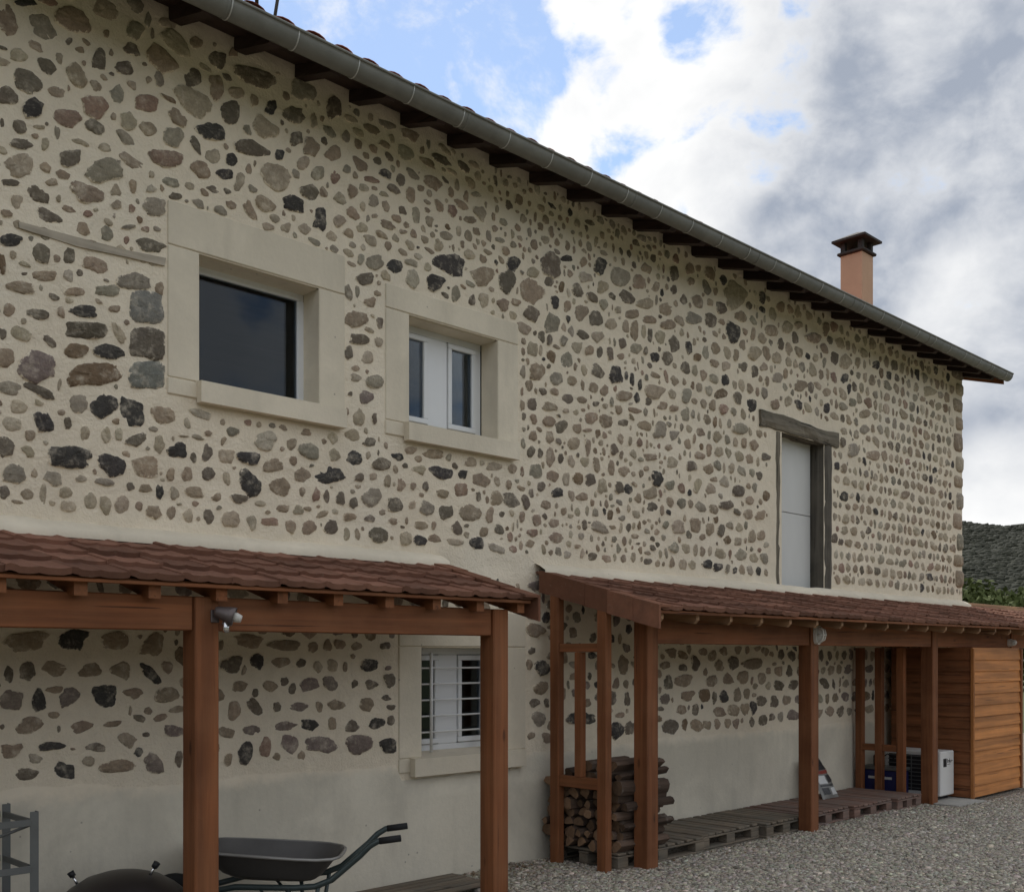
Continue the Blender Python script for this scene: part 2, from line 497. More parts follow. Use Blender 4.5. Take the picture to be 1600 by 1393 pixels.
    def mesh(s, name, smooth=False):
        me = bpy.data.meshes.new(name)
        me.from_pydata(s.v, [], s.f)
        if any(s.mi):
            me.polygons.foreach_set('material_index', s.mi)
        if smooth:
            me.polygons.foreach_set('use_smooth', [True] * len(me.polygons))
        me.update()
        return me
    def obj(s, name, mat, parent=None, smooth=False):
        me = s.mesh(name, smooth)
        for m_ in (mat if isinstance(mat, (list, tuple)) else [mat]):
            me.materials.append(m_)
        return link(name, me, parent)

def link(name, me, parent=None, loc=None, rot=None):
    o = bpy.data.objects.new(name, me)
    C.objects.link(o)
    if parent:
        o.parent = parent
        if parent.type == 'EMPTY' and parent.parent is None:
            o.matrix_parent_inverse = Matrix.Translation(parent.location).inverted()
    if loc is not None:
        o.location = loc
    if rot is not None:
        o.rotation_euler = rot
    return o

def tag(o, label=None, cat=None, group=None, kind=None):
    if label: o['label'] = label
    if cat: o['category'] = cat
    if group: o['group'] = group
    if kind: o['kind'] = kind
    return o

def thing(name, loc, label, cat, group=None):
    o = bpy.data.objects.new(name, None)
    C.objects.link(o)
    o.empty_display_size = 0.2
    o.location = loc
    return tag(o, label, cat, group)

def B(name, dims, mat, parent, c=0.004):
    return MB().box(*dims, c=c).obj(name, mat, parent)

# ------------------------------------------------------------------ ground, hill
tag(MB().add([(-1600, -1600, -.006), (1600, -1600, -.006), (1600, 1600, -.006), (-1600, 1600, -.006)], [(0, 1, 2, 3)]).obj('ground', M['grass']), kind='structure')  # dark grass beyond the yard, added out of view to cut bounced light
tag(MB().add([(-9, -3.5, 0), (3, -4.2, 0), (14, -3.6, 0), (24, -2.5, 0), (25, 8, 0), (24, 17, 0), (-9, 17, 0)], [(0, 1, 2, 3, 4, 5, 6)]).obj('gravel_yard', M['gravel']), kind='structure')

def fbm(x, y, z=0.0, o=4):
    return mnoise.fractal(Vector((x, y, z)), 1.0, 2.0, o)

hx0 = DIR(1600, HZ)
def hill_z(a, d):
    """a: bearing in degrees from +Y towards +X, d: distance"""
    aa = (a + 110) % 360 - 110
    ridge = 106 + 10 * math.cos(R((aa - 64) * 6)) + 6 * fbm(aa * .11, 3.3) * (1 if abs(aa - 69) < 100 else .5) + 25 * (1 - math.cos(R(aa - 69)))
    t = max(0.0, min(1.0, (d - 330) / 770.0))
    t = t * t * (3 - 2 * t)
    return t * ridge + (6 * fbm(a * .2, d * .01) * t)
vs, fs = [], []
NA, ND = 220, 26
for i in range(NA + 1):
    a = -110 + 360 * i / NA  # full ring: unseen part behind the camera added to block low sky
    for j in range(ND + 1):
        d = 320 + 1100 * j / ND
        z = hill_z(a, min(d, 1100)) - max(0, d - 1160) * .12 - (1.0 if j == 0 else 0)
        vs.append((d * math.sin(R(a)), d * math.cos(R(a)), z))
for i in range(NA):
    for j in range(ND):
        k = i * (ND + 1) + j
        fs.append((k, k + ND + 1, k + ND + 2, k + 1))
tag(MB().add(vs, fs).obj('hill', M['hill'], smooth=True), kind='structure')

def scatter_mesh(name, base_v, base_f, cents, scales, rots, mat, col=None, var=None, parent=None, jitter=0.0, seed=1, smooth=False):
    """many small copies of a base shape merged in one mesh"""
    rng = np.random.default_rng(seed)
    bv = np.array(base_v, dtype=np.float64)
    n, k = len(cents), len(bv)
    V = np.repeat(bv[None], n, 0)
    if jitter:
        V = V * (1 + rng.uniform(-jitter, jitter, (n, k, 1)))
    V = V * np.asarray(scales)[:, None, :]
    V = np.einsum('nij,nkj->nki', rots, V) + np.asarray(cents)[:, None, :]
    V = V.reshape(-1, 3)
    nf = len(base_f)
    ln = np.array([len(f) for f in base_f])
    flat = np.concatenate([np.array(f) for f in base_f])
    LI = (flat[None] + (np.arange(n) * k)[:, None]).ravel()
    tot = np.tile(ln, n)
    st = np.concatenate([[0], np.cumsum(tot)[:-1]])
    me = bpy.data.meshes.new(name)
    me.vertices.add(len(V)); me.vertices.foreach_set('co', V.ravel())
    me.loops.add(len(LI)); me.loops.foreach_set('vertex_index', LI.astype(np.int32))
    me.polygons.add(n * nf)
    me.polygons.foreach_set('loop_start', st.astype(np.int32))
    me.polygons.foreach_set('loop_total', tot.astype(np.int32))
    me.update(calc_edges=True)
    if col is not None:
        ca = me.attributes.new('stone_col', 'FLOAT_COLOR', 'POINT')
        cc = np.concatenate([np.repeat(np.asarray(col), k, 0), np.ones((n * k, 1))], 1)
        ca.data.foreach_set('color', cc.astype(np.float32).ravel())
    if var is not None:
        at = me.attributes.new('leaf_var', 'FLOAT', 'POINT')
        at.data.foreach_set('value', np.repeat(np.asarray(var), k).astype(np.float32))
    if smooth:
        me.polygons.foreach_set('use_smooth', [True] * len(me.polygons))
    me.materials.append(mat)
    return link(name, me, parent)

def rand_rots(n, rng):
    q = rng.normal(size=(n, 4)); q /= np.linalg.norm(q, axis=1)[:, None]
    w, x, y, z = q.T
    return np.stack([np.stack([1 - 2 * (y * y + z * z), 2 * (x * y - z * w), 2 * (x * z + y * w)], -1),
                     np.stack([2 * (x * y + z * w), 1 - 2 * (x * x + z * z), 2 * (y * z - x * w)], -1),
                     np.stack([2 * (x * z - y * w), 2 * (y * z + x * w), 1 - 2 * (x * x + y * y)], -1)], -2)

ph = (1 + 5 ** .5) / 2
ICO_V = [Vector(v).normalized()[:] for v in [(-1, ph, 0), (1, ph, 0), (-1, -ph, 0), (1, -ph, 0), (0, -1, ph), (0, 1, ph), (0, -1, -ph), (0, 1, -ph), (ph, 0, -1), (ph, 0, 1), (-ph, 0, -1), (-ph, 0, 1)]]
ICO_F = [(0, 11, 5), (0, 5, 1), (0, 1, 7), (0, 7, 10), (0, 10, 11), (1, 5, 9), (5, 11, 4), (11, 10, 2), (10, 7, 6), (7, 1, 8), (3, 9, 4), (3, 4, 2), (3, 2, 6), (3, 6, 8), (3, 8, 9), (4, 9, 5), (2, 4, 11), (6, 2, 10), (8, 6, 7), (9, 8, 1)]
CUBE_V = [(x, y, z) for x in (-1, 1) for y in (-1, 1) for z in (-1, 1)]
CUBE_F = [(0, 1, 3, 2), (4, 6, 7, 5), (0, 4, 5, 1), (2, 3, 7, 6), (0, 2, 6, 4), (1, 5, 7, 3)]

rng = np.random.default_rng(4)
cents, scl = [], []
while len(cents) < 26000:
    a = rng.uniform(62, 79)
    d = rng.uniform(380, 1150)
    z = hill_z(a, min(d, 1100))
    s = rng.uniform(1.4, 2.6)
    cents.append((d * math.sin(R(a)), d * math.cos(R(a)), z + s * .1))
    scl.append((s * 1.3, s * 1.3, s * rng.uniform(.7, 1.1)))
eye = np.repeat(np.eye(3)[None], len(cents), 0)
tag(scatter_mesh('forest', ICO_V, ICO_F, cents, scl, eye, M['forest'], var=rng.uniform(0, 1, len(cents)), jitter=.18, seed=3, smooth=True),
    'dark wooded slope covering the hill beyond the house', 'forest', kind='stuff')

# green scrub bank behind the house corner
cents, var = [], []
LEAF_V = [(-.5, 0, 0), (0, -.28, .06), (.5, 0, 0), (0, .28, .06)]
LEAF_F = [(0, 1, 2, 3)]
n = 26000
sc = []
for i in range(n):
    be, dd = R(rng.uniform(61, 80)), 61 + rng.uniform(-2.5, 2.5)
    bx, by = dd * math.sin(be), dd * math.cos(be)
    top = 5.0 + .9 * fbm(bx * .3, by * .3) + .5 * fbm(bx * 1.1, by * 1.1, 3) + .2 * (dd - 61)
    z = top * rng.uniform(0.0, 1.0) ** .5 + rng.normal(0, .12)
    cents.append((bx, by, z))
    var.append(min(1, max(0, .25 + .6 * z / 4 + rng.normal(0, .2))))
    sc.append((rng.uniform(.28, .5),) * 3)
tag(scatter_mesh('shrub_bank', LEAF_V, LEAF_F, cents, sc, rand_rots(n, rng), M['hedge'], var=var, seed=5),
    'band of bright green scrub below the dark hill, right of the house corner', 'shrubs', kind='stuff')

# ------------------------------------------------------------------ the house
YW = 6.29
XR = 15.33
XL = -1.6
ROOF_S = 0.30
def roof_under(y):
    return 5.850 + ROOF_S * (y - YW)
house = thing('stone_house', (8, YW, 0), 'long two-storey house with pale mortar and exposed field stones', 'house')

OPEN = [(3.357, 4.279, 3.51, 4.345), (5.097, 6.033, 3.51, 4.345), (5.22, 6.13, 0.96, 1.81), (10.44, 11.37, 2.30, 4.24)]
FLAT = [(3.14, 4.50, 3.37, 4.63), (4.87, 6.27, 3.37, 4.53), (4.997, 6.36, 0.80, 2.10), (10.20, 11.56, 2.3, 4.44)]
def edge_dist(x, z):
    d = 9.0
    for (a, b, c_, e) in FLAT:
        dx = max(a - x, 0, x - b); dz = max(c_ - z, 0, z - e)
        d = min(d, math.hypot(dx, dz))
    d = min(d, max(0, XR - x) + .0)
    return d
def wall_disp(x, z):
    k = min(1.0, edge_dist(x, z) / .15) * max(0.0, min(1.0, (z - .92) / .2))
    return k * (.010 * fbm(x * 1.7, z * 2.6, .3, 3) + .011 * fbm(x * 6.5, z * 7.5, 5.1, 2))

def axis_lines(a, b, step, marks):
    ms = sorted(set([a, b] + [m_ for m_ in marks if a < m_ < b]))
    out = []
    for p, q in zip(ms[:-1], ms[1:]):
        k = max(1, round((q - p) / step))
        out += [p + (q - p) * i / k for i in range(k)]
    return out + [b]
WTOP = 5.865
xs = axis_lines(XL, XR, .055, [v for o in OPEN for v in o[:2]])
zs = axis_lines(0, WTOP, .055, [v for o in OPEN for v in o[2:]])
vs = [(x, YW - wall_disp(x, z), z) for x in xs for z in zs]
nz = len(zs)
fs = []
for i in range(len(xs) - 1):
    mxx = (xs[i] + xs[i + 1]) / 2
    for j in range(nz - 1):
        mz = (zs[j] + zs[j + 1]) / 2
        if any(a < mxx < b and c_ < mz < e for a, b, c_, e in OPEN):
            continue
        k = i * nz + j
        fs.append((k, k + nz, k + nz + 1, k + 1))
wm = MB().add(vs, fs)
wall = wm.obj('wall', M['mortar'], house, smooth=True)
DEPTH = 9.0
rz = roof_under(YW + DEPTH / 2) - .05
gm = MB().prism([(YW + .001, 0), (YW + DEPTH, 0), (YW + DEPTH, WTOP), (YW + DEPTH / 2, rz), (YW + .001, WTOP - .01)], 0, XR - .3, XR - .001)
gm.obj('gable_wall', M['mortar'], house)
MB().prism([(YW + .31, 0), (YW + DEPTH, 0), (YW + DEPTH, WTOP), (YW + DEPTH / 2, rz), (YW + .31, WTOP - .01)], 0, XL, XL + .3).obj('gable_wall', M['mortar'], house)
B('rear_wall', (XL, XR, YW + DEPTH - .3, YW + DEPTH + .01, 0, WTOP - .02), M['mortar'], house)

# plinth of smooth plaster with an uneven upper edge
vs, fs = [], []
px_ = [XL + (XR - XL) * i / 340 for i in range(341)]
for x in px_:
    zt = .945 + .035 * fbm(x * .8, 2.2) + .02 * fbm(x * 5, 4.2) + (.05 if x < 3.2 else 0) * (1 - max(0, min(1, (x - 2.4) / .8)))
    for (dy, z) in ((.012, 0.0), (.012, zt * .33), (.012, zt * .66), (.010, zt - .09), (.006, zt - .04), (-.004, zt)):
        z_ = z
        if 4.997 < x < 6.36:
            z_ = min(z, .80 + .0)
        vs.append((x, YW - dy - .0015 * fbm(x * 2, z * 2, 8.8), z_))
for i in range(340):
    for j in range(5):
        k = i * 6 + j
        fs.append((k, k + 6, k + 7, k + 1))
MB().add(vs, fs).obj('plinth', M['plaster'], house, smooth=True)

# ---------------- field stones
PAL = {'k': (.066, .060, .055), 'd': (.172, .142, .107), 'g': (.310, .272, .208), 'b': (.325, .252, .180),
       't': (.400, .334, .243), 'r': (.295, .200, .150), 'p': (.46, .40, .31), 'n': (.205, .143, .090), 'e': (.245, .220, .166), 'u': (.220, .174, .148)}
S_A = """120 12 105 40 0 k;30 90 95 150 -10 b;200 125 160 100 50 g;330 90 200 100 30 b;485 45 140 90 30 t;625 25 110 80 20 g;620 145 95 80 30 g;490 155 30 40 0 b;320 190 35 35 0 d;370 230 50 30 20 b;605 232 90 60 20 d;515 245 25 35 0 b;80 250 95 60 25 t;455 280 65 105 0 d;215 305 95 60 50 d;580 310 90 65 10 d;750 280 170 95 45 b;810 195 180 70 45 t;775 110 90 40 20 t;885 115 60 40 15 b;910 200 60 70 0 b;1010 155 100 40 35 b;1010 280 80 100 -5 d;1080 245 50 40 30 b;1225 290 95 70 10 b;1180 355 200 80 20 d;735 370 50 85 -5 g;690 370 35 35 0 t;895 360 85 95 0 d;1000 400 70 115 -5 b;355 350 115 75 50 b;120 380 160 110 30 d;445 395 65 40 60 b;35 450 95 90 30 d;265 425 85 45 20 b;545 435 80 85 30 g;1095 425 80 55 20 t;1395 420 130 80 30 g;1545 500 65 120 -5 d;155 505 105 105 20 k;435 495 120 120 0 r;675 480 115 85 5 r;890 470 190 110 30 t;1070 525 95 110 0 d;1175 465 45 60 0 b;1255 495 60 75 0 k;1365 530 100 80 25 d;310 548 130 95 10 r;820 548 100 60 45 b;445 590 115 70 25 d;590 560 75 95 0 t;90 590 85 60 5 d;680 595 90 70 30 b;180 590 55 20 5 t;10 570 20 40 0 d;1225 590 130 90 40 t;1450 565 35 70 0 t;970 610 140 90 20 k;800 635 95 90 20 g;580 640 115 50 40 g;905 675 90 40 65 d;1155 685 190 80 15 d;95 665 115 55 10 d;205 665 40 65 10 t;1370 645 60 75 0 d;1445 680 80 85 10 b;1540 710 75 75 0 b;370 660 85 25 20 t;485 685 65 45 15 t;985 720 80 75 20 t;1075 740 65 55 20 k;1290 722 48 52 0 k;1400 755 65 60 0 t;325 730 105 85 0 d;765 740 170 80 10 r;610 750 130 50 35 t;85 765 130 110 0 t;480 790 165 120 10 g;210 775 60 40 45 b;930 785 100 80 15 b;1035 810 80 52 5 k;1150 785 28 48 0 b;1105 845 50 85 15 t;1280 820 175 110 30 t;1475 800 65 70 15 g;1555 820 50 65 0 r;790 845 105 45 15 g;45 848 90 38 8 d;240 845 60 40 0 b;615 860 40 65 -20 b;700 810 30 40 0 t;170 900 115 65 30 d;390 890 180 95 20 b;80 930 55 70 0 t;880 860 45 35 0 t;700 875 45 40 0 p;985 875 65 30 25 d;1435 885 95 75 40 d;1497 890 40 65 -20 b;1575 920 70 50 30 t;808 908 65 35 0 d;535 950 50 50 0 t;610 968 30 45 0 r;710 960 115 90 5 g;1155 970 105 45 62 b;1230 950 105 60 42 b;1365 950 120 75 20 k;1480 1020 65 110 0 k;320 968 65 30 20 b;410 990 50 35 10 r;25 990 60 35 5 b;225 1000 120 60 25 d;500 1030 45 30 35 t;1325 1055 50 50 0 t;1410 1060 65 50 40 t;1570 1025 60 60 20 t;590 1053 70 25 0 e;675 1060 35 35 0 r;385 1060 70 55 30 b;495 1080 72 70 30 g;585 1113 28 38 0 r;700 1138 140 70 12 d;55 1113 115 65 0 k;195 1170 95 85 40 d;320 1180 55 75 0 d;435 1230 125 75 20 b;110 1222 60 25 20 t;112 1267 35 15 0 d;210 1275 115 65 -5 b;10 1222 40 100 0 n;620 1300 145 85 5 g;95 1330 120 55 10 b;740 1335 45 60 0 b;345 1350 90 40 0 b;490 1345 130 60 0 g"""
S_B = """675 120 175 165 3 G;680 285 170 150 5 N;680 430 180 145 3 G;250 72 50 35 20 d;390 138 140 55 3 k;400 225 195 80 3 D;350 318 115 70 0 n;505 325 145 65 15 k;545 235 115 45 60 t;430 435 260 110 -3 n;45 130 55 60 0 b;175 148 105 60 10 d;528 125 55 35 10 b;100 245 105 60 25 t;230 275 75 40 40 d;10 240 40 60 0 d;25 355 90 115 0 b;180 395 180 165 20 u;45 490 105 65 20 g;185 507 175 50 25 d;365 568 95 85 10 g;480 582 115 115 10 k;610 600 150 115 45 k;750 615 115 90 10 b;92 578 80 60 0 t;60 655 100 70 0 p;200 655 120 80 65 k;312 655 42 55 0 d;865 655 32 50 0 t;630 735 100 60 -20 d;395 705 45 75 0 t;490 705 50 75 0 t;550 705 40 60 0 t;735 755 55 85 0 t;820 778 95 70 0 k;25 760 80 100 0 d;130 785 70 45 45 t;325 808 205 105 0 k;510 845 135 110 20 k;675 855 120 95 0 b;895 810 28 55 0 d;960 790 50 85 10 d;1050 805 70 75 0 t;1150 815 105 70 10 k;1080 695 62 50 0 e;965 700 40 28 0 b;850 715 50 12 5 b;1030 650 25 30 0 t;1150 652 40 28 0 r;1225 735 110 85 0 p;1350 752 50 55 0 b;1430 785 105 80 0 e;1270 845 105 65 -5 b;1548 800 55 60 0 t;1395 890 85 75 30 b;1530 895 150 85 0 k;1150 930 140 85 45 k;1300 945 95 80 30 b;1050 910 35 70 0 t;965 890 60 60 -30 d;862 890 55 65 0 b;790 893 38 60 0 b;60 890 125 85 5 g;160 887 28 45 0 b;248 908 95 75 5 g;375 912 65 32 5 t;490 928 100 35 5 g;603 948 38 42 0 d;672 957 65 42 0 b;743 972 40 65 0 k;810 978 40 65 -10 t;895 975 85 50 5 b;1000 998 45 45 0 b;1108 1005 95 45 8 d;1400 972 32 48 0 b;1462 980 35 65 0 r;1512 992 28 60 0 d;1578 1005 50 65 0 d;20 975 50 65 0 d;128 982 58 48 0 b;200 985 30 100 5 t;300 975 70 55 15 t;345 975 20 60 0 t;420 1010 60 75 5 t;485 1035 55 85 0 t;565 1035 65 90 0 t;645 1040 38 50 10 b;715 1065 80 60 20 b;795 1070 42 65 0 b;870 1080 45 70 0 t;963 1085 50 75 0 d;1070 1100 90 75 0 t;1162 1115 45 70 0 t;1250 1110 80 50 0 r;1205 1028 55 30 0 t;1310 1050 62 40 0 b;1385 1055 50 45 0 t;1425 1050 38 22 0 b;1495 1075 60 35 -40 b;1345 1135 50 65 0 b;1430 1135 75 70 0 b;1535 1135 75 65 0 d;170 1090 130 55 5 g;335 1093 115 60 8 d;510 1125 145 55 5 g;665 1135 75 45 8 d;780 1155 95 55 15 d;890 1155 60 40 10 d;1005 1175 80 35 10 d;1120 1182 95 45 5 d;1380 1210 70 50 0 t;10 1075 35 45 0 d;1570 1225 60 40 0 g"""
S_C = """540 45 150 105 25 k;290 50 80 62 15 k;200 30 80 75 10 g;130 15 35 50 0 g;147 103 80 65 20 d;367 105 65 90 0 p;465 128 80 80 30 k;570 175 42 80 -5 g;690 95 105 85 10 b;805 120 85 115 5 d;833 38 85 85 20 k;1005 45 95 115 0 d;925 165 130 105 35 b;925 80 65 55 10 t;998 122 60 50 30 d;1060 143 30 50 0 n;1025 215 38 62 0 k;1130 160 55 70 -10 d;1240 45 60 90 5 k;1195 190 70 42 40 d;1250 222 45 55 0 g;1160 30 40 45 0 b;1165 100 70 50 10 p;1245 145 55 65 0 t;1330 95 90 90 25 g;1360 190 75 55 25 d;1415 125 60 75 -10 b;1495 140 45 50 0 b;1445 60 55 42 30 b;1485 10 35 35 0 d;1575 155 35 45 0 d;1080 10 60 30 0 k;70 165 45 95 -10 g;113 165 20 55 0 g;170 215 65 50 0 b;645 205 35 55 0 d;700 205 50 75 0 t;785 225 55 65 0 b;850 215 50 35 20 b;918 265 95 70 40 d;105 290 115 80 0 b;1010 310 75 95 0 e;1085 235 35 60 10 b;1150 262 65 85 0 b;1220 290 60 80 5 d;1385 270 70 45 0 b;1320 248 35 35 0 t;1445 222 75 55 0 t;1545 245 65 60 0 b;1285 315 55 50 0 t;1470 297 65 42 5 b;1555 318 70 45 5 b;218 310 35 60 0 d;885 335 75 50 35 t;1105 345 28 60 0 g;1155 362 70 45 40 d;1225 375 60 55 0 t;1395 345 35 95 0 b;1355 325 35 55 0 t;1435 355 25 70 0 t;1468 370 25 70 0 d;1515 375 50 60 20 t;1580 410 60 85 0 d;122 385 85 55 8 d;935 355 18 25 0 d;970 375 32 60 -10 d;1003 388 25 50 0 d;1065 390 38 50 0 g;210 395 45 50 0 t;922 430 52 75 0 t;965 440 20 55 0 t;1130 422 50 60 0 t;1187 437 38 45 0 b;1235 445 28 60 0 d;1278 450 35 62 -15 d;1340 405 42 55 0 d;1400 430 60 50 20 g;1447 440 22 45 0 d;1490 465 45 50 0 k;1548 475 50 65 0 d;1332 465 35 30 0 b;75 450 48 75 0 d;158 470 55 60 0 t;1013 465 40 60 -20 n;1078 480 62 75 0 e;945 535 70 75 10 b;1040 568 60 62 0 e;1122 510 20 40 0 b;1165 525 32 60 0 t;1225 530 75 55 40 d;1305 553 62 88 -10 k;1355 555 18 45 0 k;1383 572 22 70 0 k;1420 598 20 60 0 k;1405 655 28 52 0 k;1490 628 95 60 10 t;1108 580 45 50 0 b;1158 598 20 60 0 b;1205 608 45 45 10 b;1258 622 40 55 0 b;105 565 50 40 30 t;193 583 80 65 0 g;80 637 20 25 0 d;152 652 68 65 0 u;912 597 35 55 -20 b;972 625 42 35 10 d;1028 628 45 35 20 b;1083 660 60 48 10 d;1343 648 75 50 5 b;1462 672 40 52 -10 d;1525 695 48 40 10 b;1580 705 40 35 0 b;925 690 52 65 -10 d;1003 695 80 42 3 b;1150 665 50 30 10 b;1220 685 35 25 0 d;1257 695 25 25 0 t;1318 708 35 45 -20 b;1395 715 60 30 10 b;885 740 22 38 0 d;928 755 32 52 -10 b;1000 762 60 55 0 b;1075 715 28 22 0 t;1122 722 30 22 0 t;1195 750 75 52 3 b;1270 760 68 62 0 b;1060 788 65 60 -15 d;1130 795 40 50 0 b;1345 768 52 35 0 d;1440 785 62 55 10 b;1515 805 65 75 0 g;1580 830 50 45 0 g;120 745 55 80 0 t;190 752 28 50 0 d;65 720 20 45 0 b;925 832 40 45 0 b;1005 840 38 65 0 b;1112 865 62 60 0 b;1180 885 28 72 0 b;1180 805 45 18 0 b;1228 820 22 40 0 n;90 830 65 60 0 t;170 858 60 45 10 d;355 900 60 45 0 b;460 915 100 40 5 b;635 955 55 45 0 t;740 975 80 40 0 t;828 985 40 50 0 b;102 930 85 75 -5 k;15 915 40 55 0 b;225 960 90 60 0 d;332 970 25 28 0 d;398 988 65 45 30 t;500 1003 105 62 0 k;602 1008 42 45 0 k;690 1035 90 60 15 b;760 1040 28 50 -20 t;815 1055 28 48 0 b;30 1013 90 85 10 k;125 1025 45 45 0 d;190 1020 38 38 0 t;252 1040 42 60 0 b;315 1060 42 65 0 b;370 1065 28 35 0 b;428 1065 30 48 0 d;505 1098 60 38 10 b;593 1083 75 65 -5 r;675 1110 25 50 0 d;760 1120 55 65 10 b;828 1130 85 65 30 d;890 1135 38 75 -15 d;62 1122 105 65 0 d;178 1120 90 95 0 g;283 1150 75 65 0 d;365 1152 32 42 0 t;432 1165 65 75 10 g;522 1183 75 72 0 d;635 1185 105 80 15 b;725 1195 38 72 0 b;783 1193 30 28 0 d;80 1203 75 42 0 b;170 1213 52 40 0 d;277 1225 40 35 0 b;15 1255 40 65 0 d;338 1225 15 35 0 b;410 1248 65 40 10 b;468 1245 25 40 0 b;573 1258 45 65 -15 d;65 1285 30 65 0 t;115 1288 25 60 0 b;205 1293 90 70 5 d;335 1308 60 70 0 t;400 1315 62 52 0 k;470 1308 60 42 0 b;565 1322 80 30 5 t;670 1330 72 60 0 k;770 1265 45 50 0 d;700 1275 45 45 10 b;40 1340 95 30 0 t;875 1205 28 52 0 b;940 1225 42 60 0 b;985 1150 55 48 10 b;915 905 35 55 10 d;962 910 25 45 0 d;1010 930 42 90 0 b;1058 937 28 50 0 d;1105 950 28 65 0 t;1165 950 42 50 0 t;1220 965 35 70 -10 b;1288 980 35 70 0 b;1350 995 60 50 0 b;935 1000 65 70 0 e;1018 1018 55 50 0 b;1085 1030 38 60 0 t;1133 1030 50 55 0 n;1195 1038 55 58 0 d;965 1065 40 45 0 d;1040 1098 50 52 0 k;1105 1110 28 50 0 t;1158 1112 62 38 0 b;1250 1065 45 70 0 t;1325 1075 40 60 0 d;1368 1078 45 50 0 k;1300 895 35 52 -10 d;1390 915 30 45 0 t;1465 930 65 42 5 b;1555 885 40 35 0 b;1565 955 55 55 10 t;1500 1030 50 68 0 k;1470 1095 65 62 0 t;1480 1160 62 45 5 d;1230 1255 95 58 10 g;1285 1197 28 60 0 n;1160 1245 25 50 0 d;1025 1235 50 45 0 b;1030 1300 75 50 10 b;920 1280 60 35 0 r;910 1330 45 45 0 b"""
S_D = """95 445 170 75 -5 b;275 435 120 80 5 k;430 440 115 65 0 b;580 455 105 85 -20 b;532 425 18 18 0 b;30 568 42 65 0 d;102 557 60 75 0 d;205 545 95 60 0 b;343 550 90 50 -5 b;460 550 80 65 10 b;570 565 95 45 45 k;633 540 45 50 0 b;40 660 85 85 10 u;147 665 52 80 -10 k;205 625 65 30 0 b;262 652 75 95 20 u;400 648 105 100 0 k;507 640 75 40 0 b;635 648 90 60 0 b;115 763 100 65 -10 b;313 765 90 45 -12 b;425 755 80 25 -8 b;530 732 50 28 10 d;608 730 55 28 -20 b;480 815 75 50 25 t;553 795 35 20 0 d;655 783 80 48 5 u;222 773 15 28 0 d;8 765 20 25 0 d;190 840 110 35 -5 k;360 842 75 35 5 d;40 855 95 55 -5 b;275 850 20 10 0 b;335 897 45 45 0 t;108 945 95 45 -5 d;252 932 82 70 20 k;445 915 135 45 -8 b;580 903 80 75 0 u;680 890 30 65 0 d;948 443 110 55 5 b;1078 457 120 40 0 b;1187 465 45 40 -10 b;1243 455 35 45 0 b;1290 455 45 40 0 b;880 527 85 70 0 d;978 520 55 65 0 k;1065 522 75 40 -5 b;1143 525 35 35 20 d;1208 540 35 45 0 t;1260 535 42 50 0 t;910 612 58 52 0 b;1028 612 58 45 0 b;970 637 30 35 0 d;1108 620 28 48 0 d;1172 608 75 52 -10 u;1257 600 55 55 0 u;888 705 48 72 5 b;970 695 85 42 55 d;1050 688 28 45 0 d;1127 690 75 38 0 u;1213 688 25 45 0 b;1280 682 70 48 5 b;955 780 65 40 -5 u;860 785 60 42 10 b;1083 762 85 35 -8 u;1178 757 68 48 0 k;1260 752 42 48 0 b;927 865 65 85 0 k;1005 842 50 75 5 r;1097 828 72 75 10 u;1213 835 120 65 0 u;865 890 28 60 10 b;1053 918 25 12 0 d"""
S_E = """137 460 50 30 0 b;247 458 40 30 0 d;95 537 18 40 0 b;193 530 72 52 0 k;130 600 28 38 0 d;193 606 55 35 10 d;265 588 48 62 5 d;178 683 55 52 0 b;250 655 38 25 0 d;270 692 35 22 0 d;122 762 55 48 0 d;213 750 62 52 0 k;270 740 32 42 0 d;142 830 112 75 10 u;257 838 68 62 -10 k"""
S_F = """100 325 90 55 0 b;78 408 28 38 0 d;125 478 70 62 -10 k;118 560 60 55 0 b;90 622 50 38 0 d;112 687 68 62 0 g;140 760 45 50 0 b;70 465 28 50 0 b;140 620 25 38 0 d;245 335 40 45 0 b;455 465 50 80 0 b;285 680 110 62 0 k;385 600 90 60 0 d;420 735 75 75 0 k;365 730 45 60 0 b;440 670 45 28 0 b;480 725 45 60 0 d;468 605 28 55 0 d;648 720 75 70 -20 d;705 710 28 60 5 n;755 712 55 55 0 b;625 605 45 45 0 u;700 530 70 50 -10 b;637 535 38 60 0 d;715 590 62 45 -5 b;690 648 45 38 0 b;748 648 32 50 0 d;782 590 50 52 0 n;825 597 18 55 0 d;863 593 32 52 0 k;815 530 52 52 0 b;880 522 50 45 0 b;918 587 38 55 10 b;958 580 30 50 0 b;905 650 45 48 0 b;848 657 50 42 0 b;985 640 28 55 0 k;950 645 35 55 0 b;1025 690 50 45 0 d;978 697 22 50 0 d;915 705 35 52 0 b;880 705 30 42 0 b;840 705 28 50 0 b;800 708 38 40 0 b;700 478 38 35 0 d;748 460 35 60 0 d;845 465 38 50 0 b;905 460 42 55 0 d;980 460 85 45 0 b;940 515 45 60 0 b;1015 520 38 48 0 b;650 415 45 45 0 b;725 400 20 40 0 b;780 412 35 40 0 b;862 410 35 40 0 b;925 405 28 38 0 b;960 405 20 35 0 b;1030 410 30 40 0 b"""
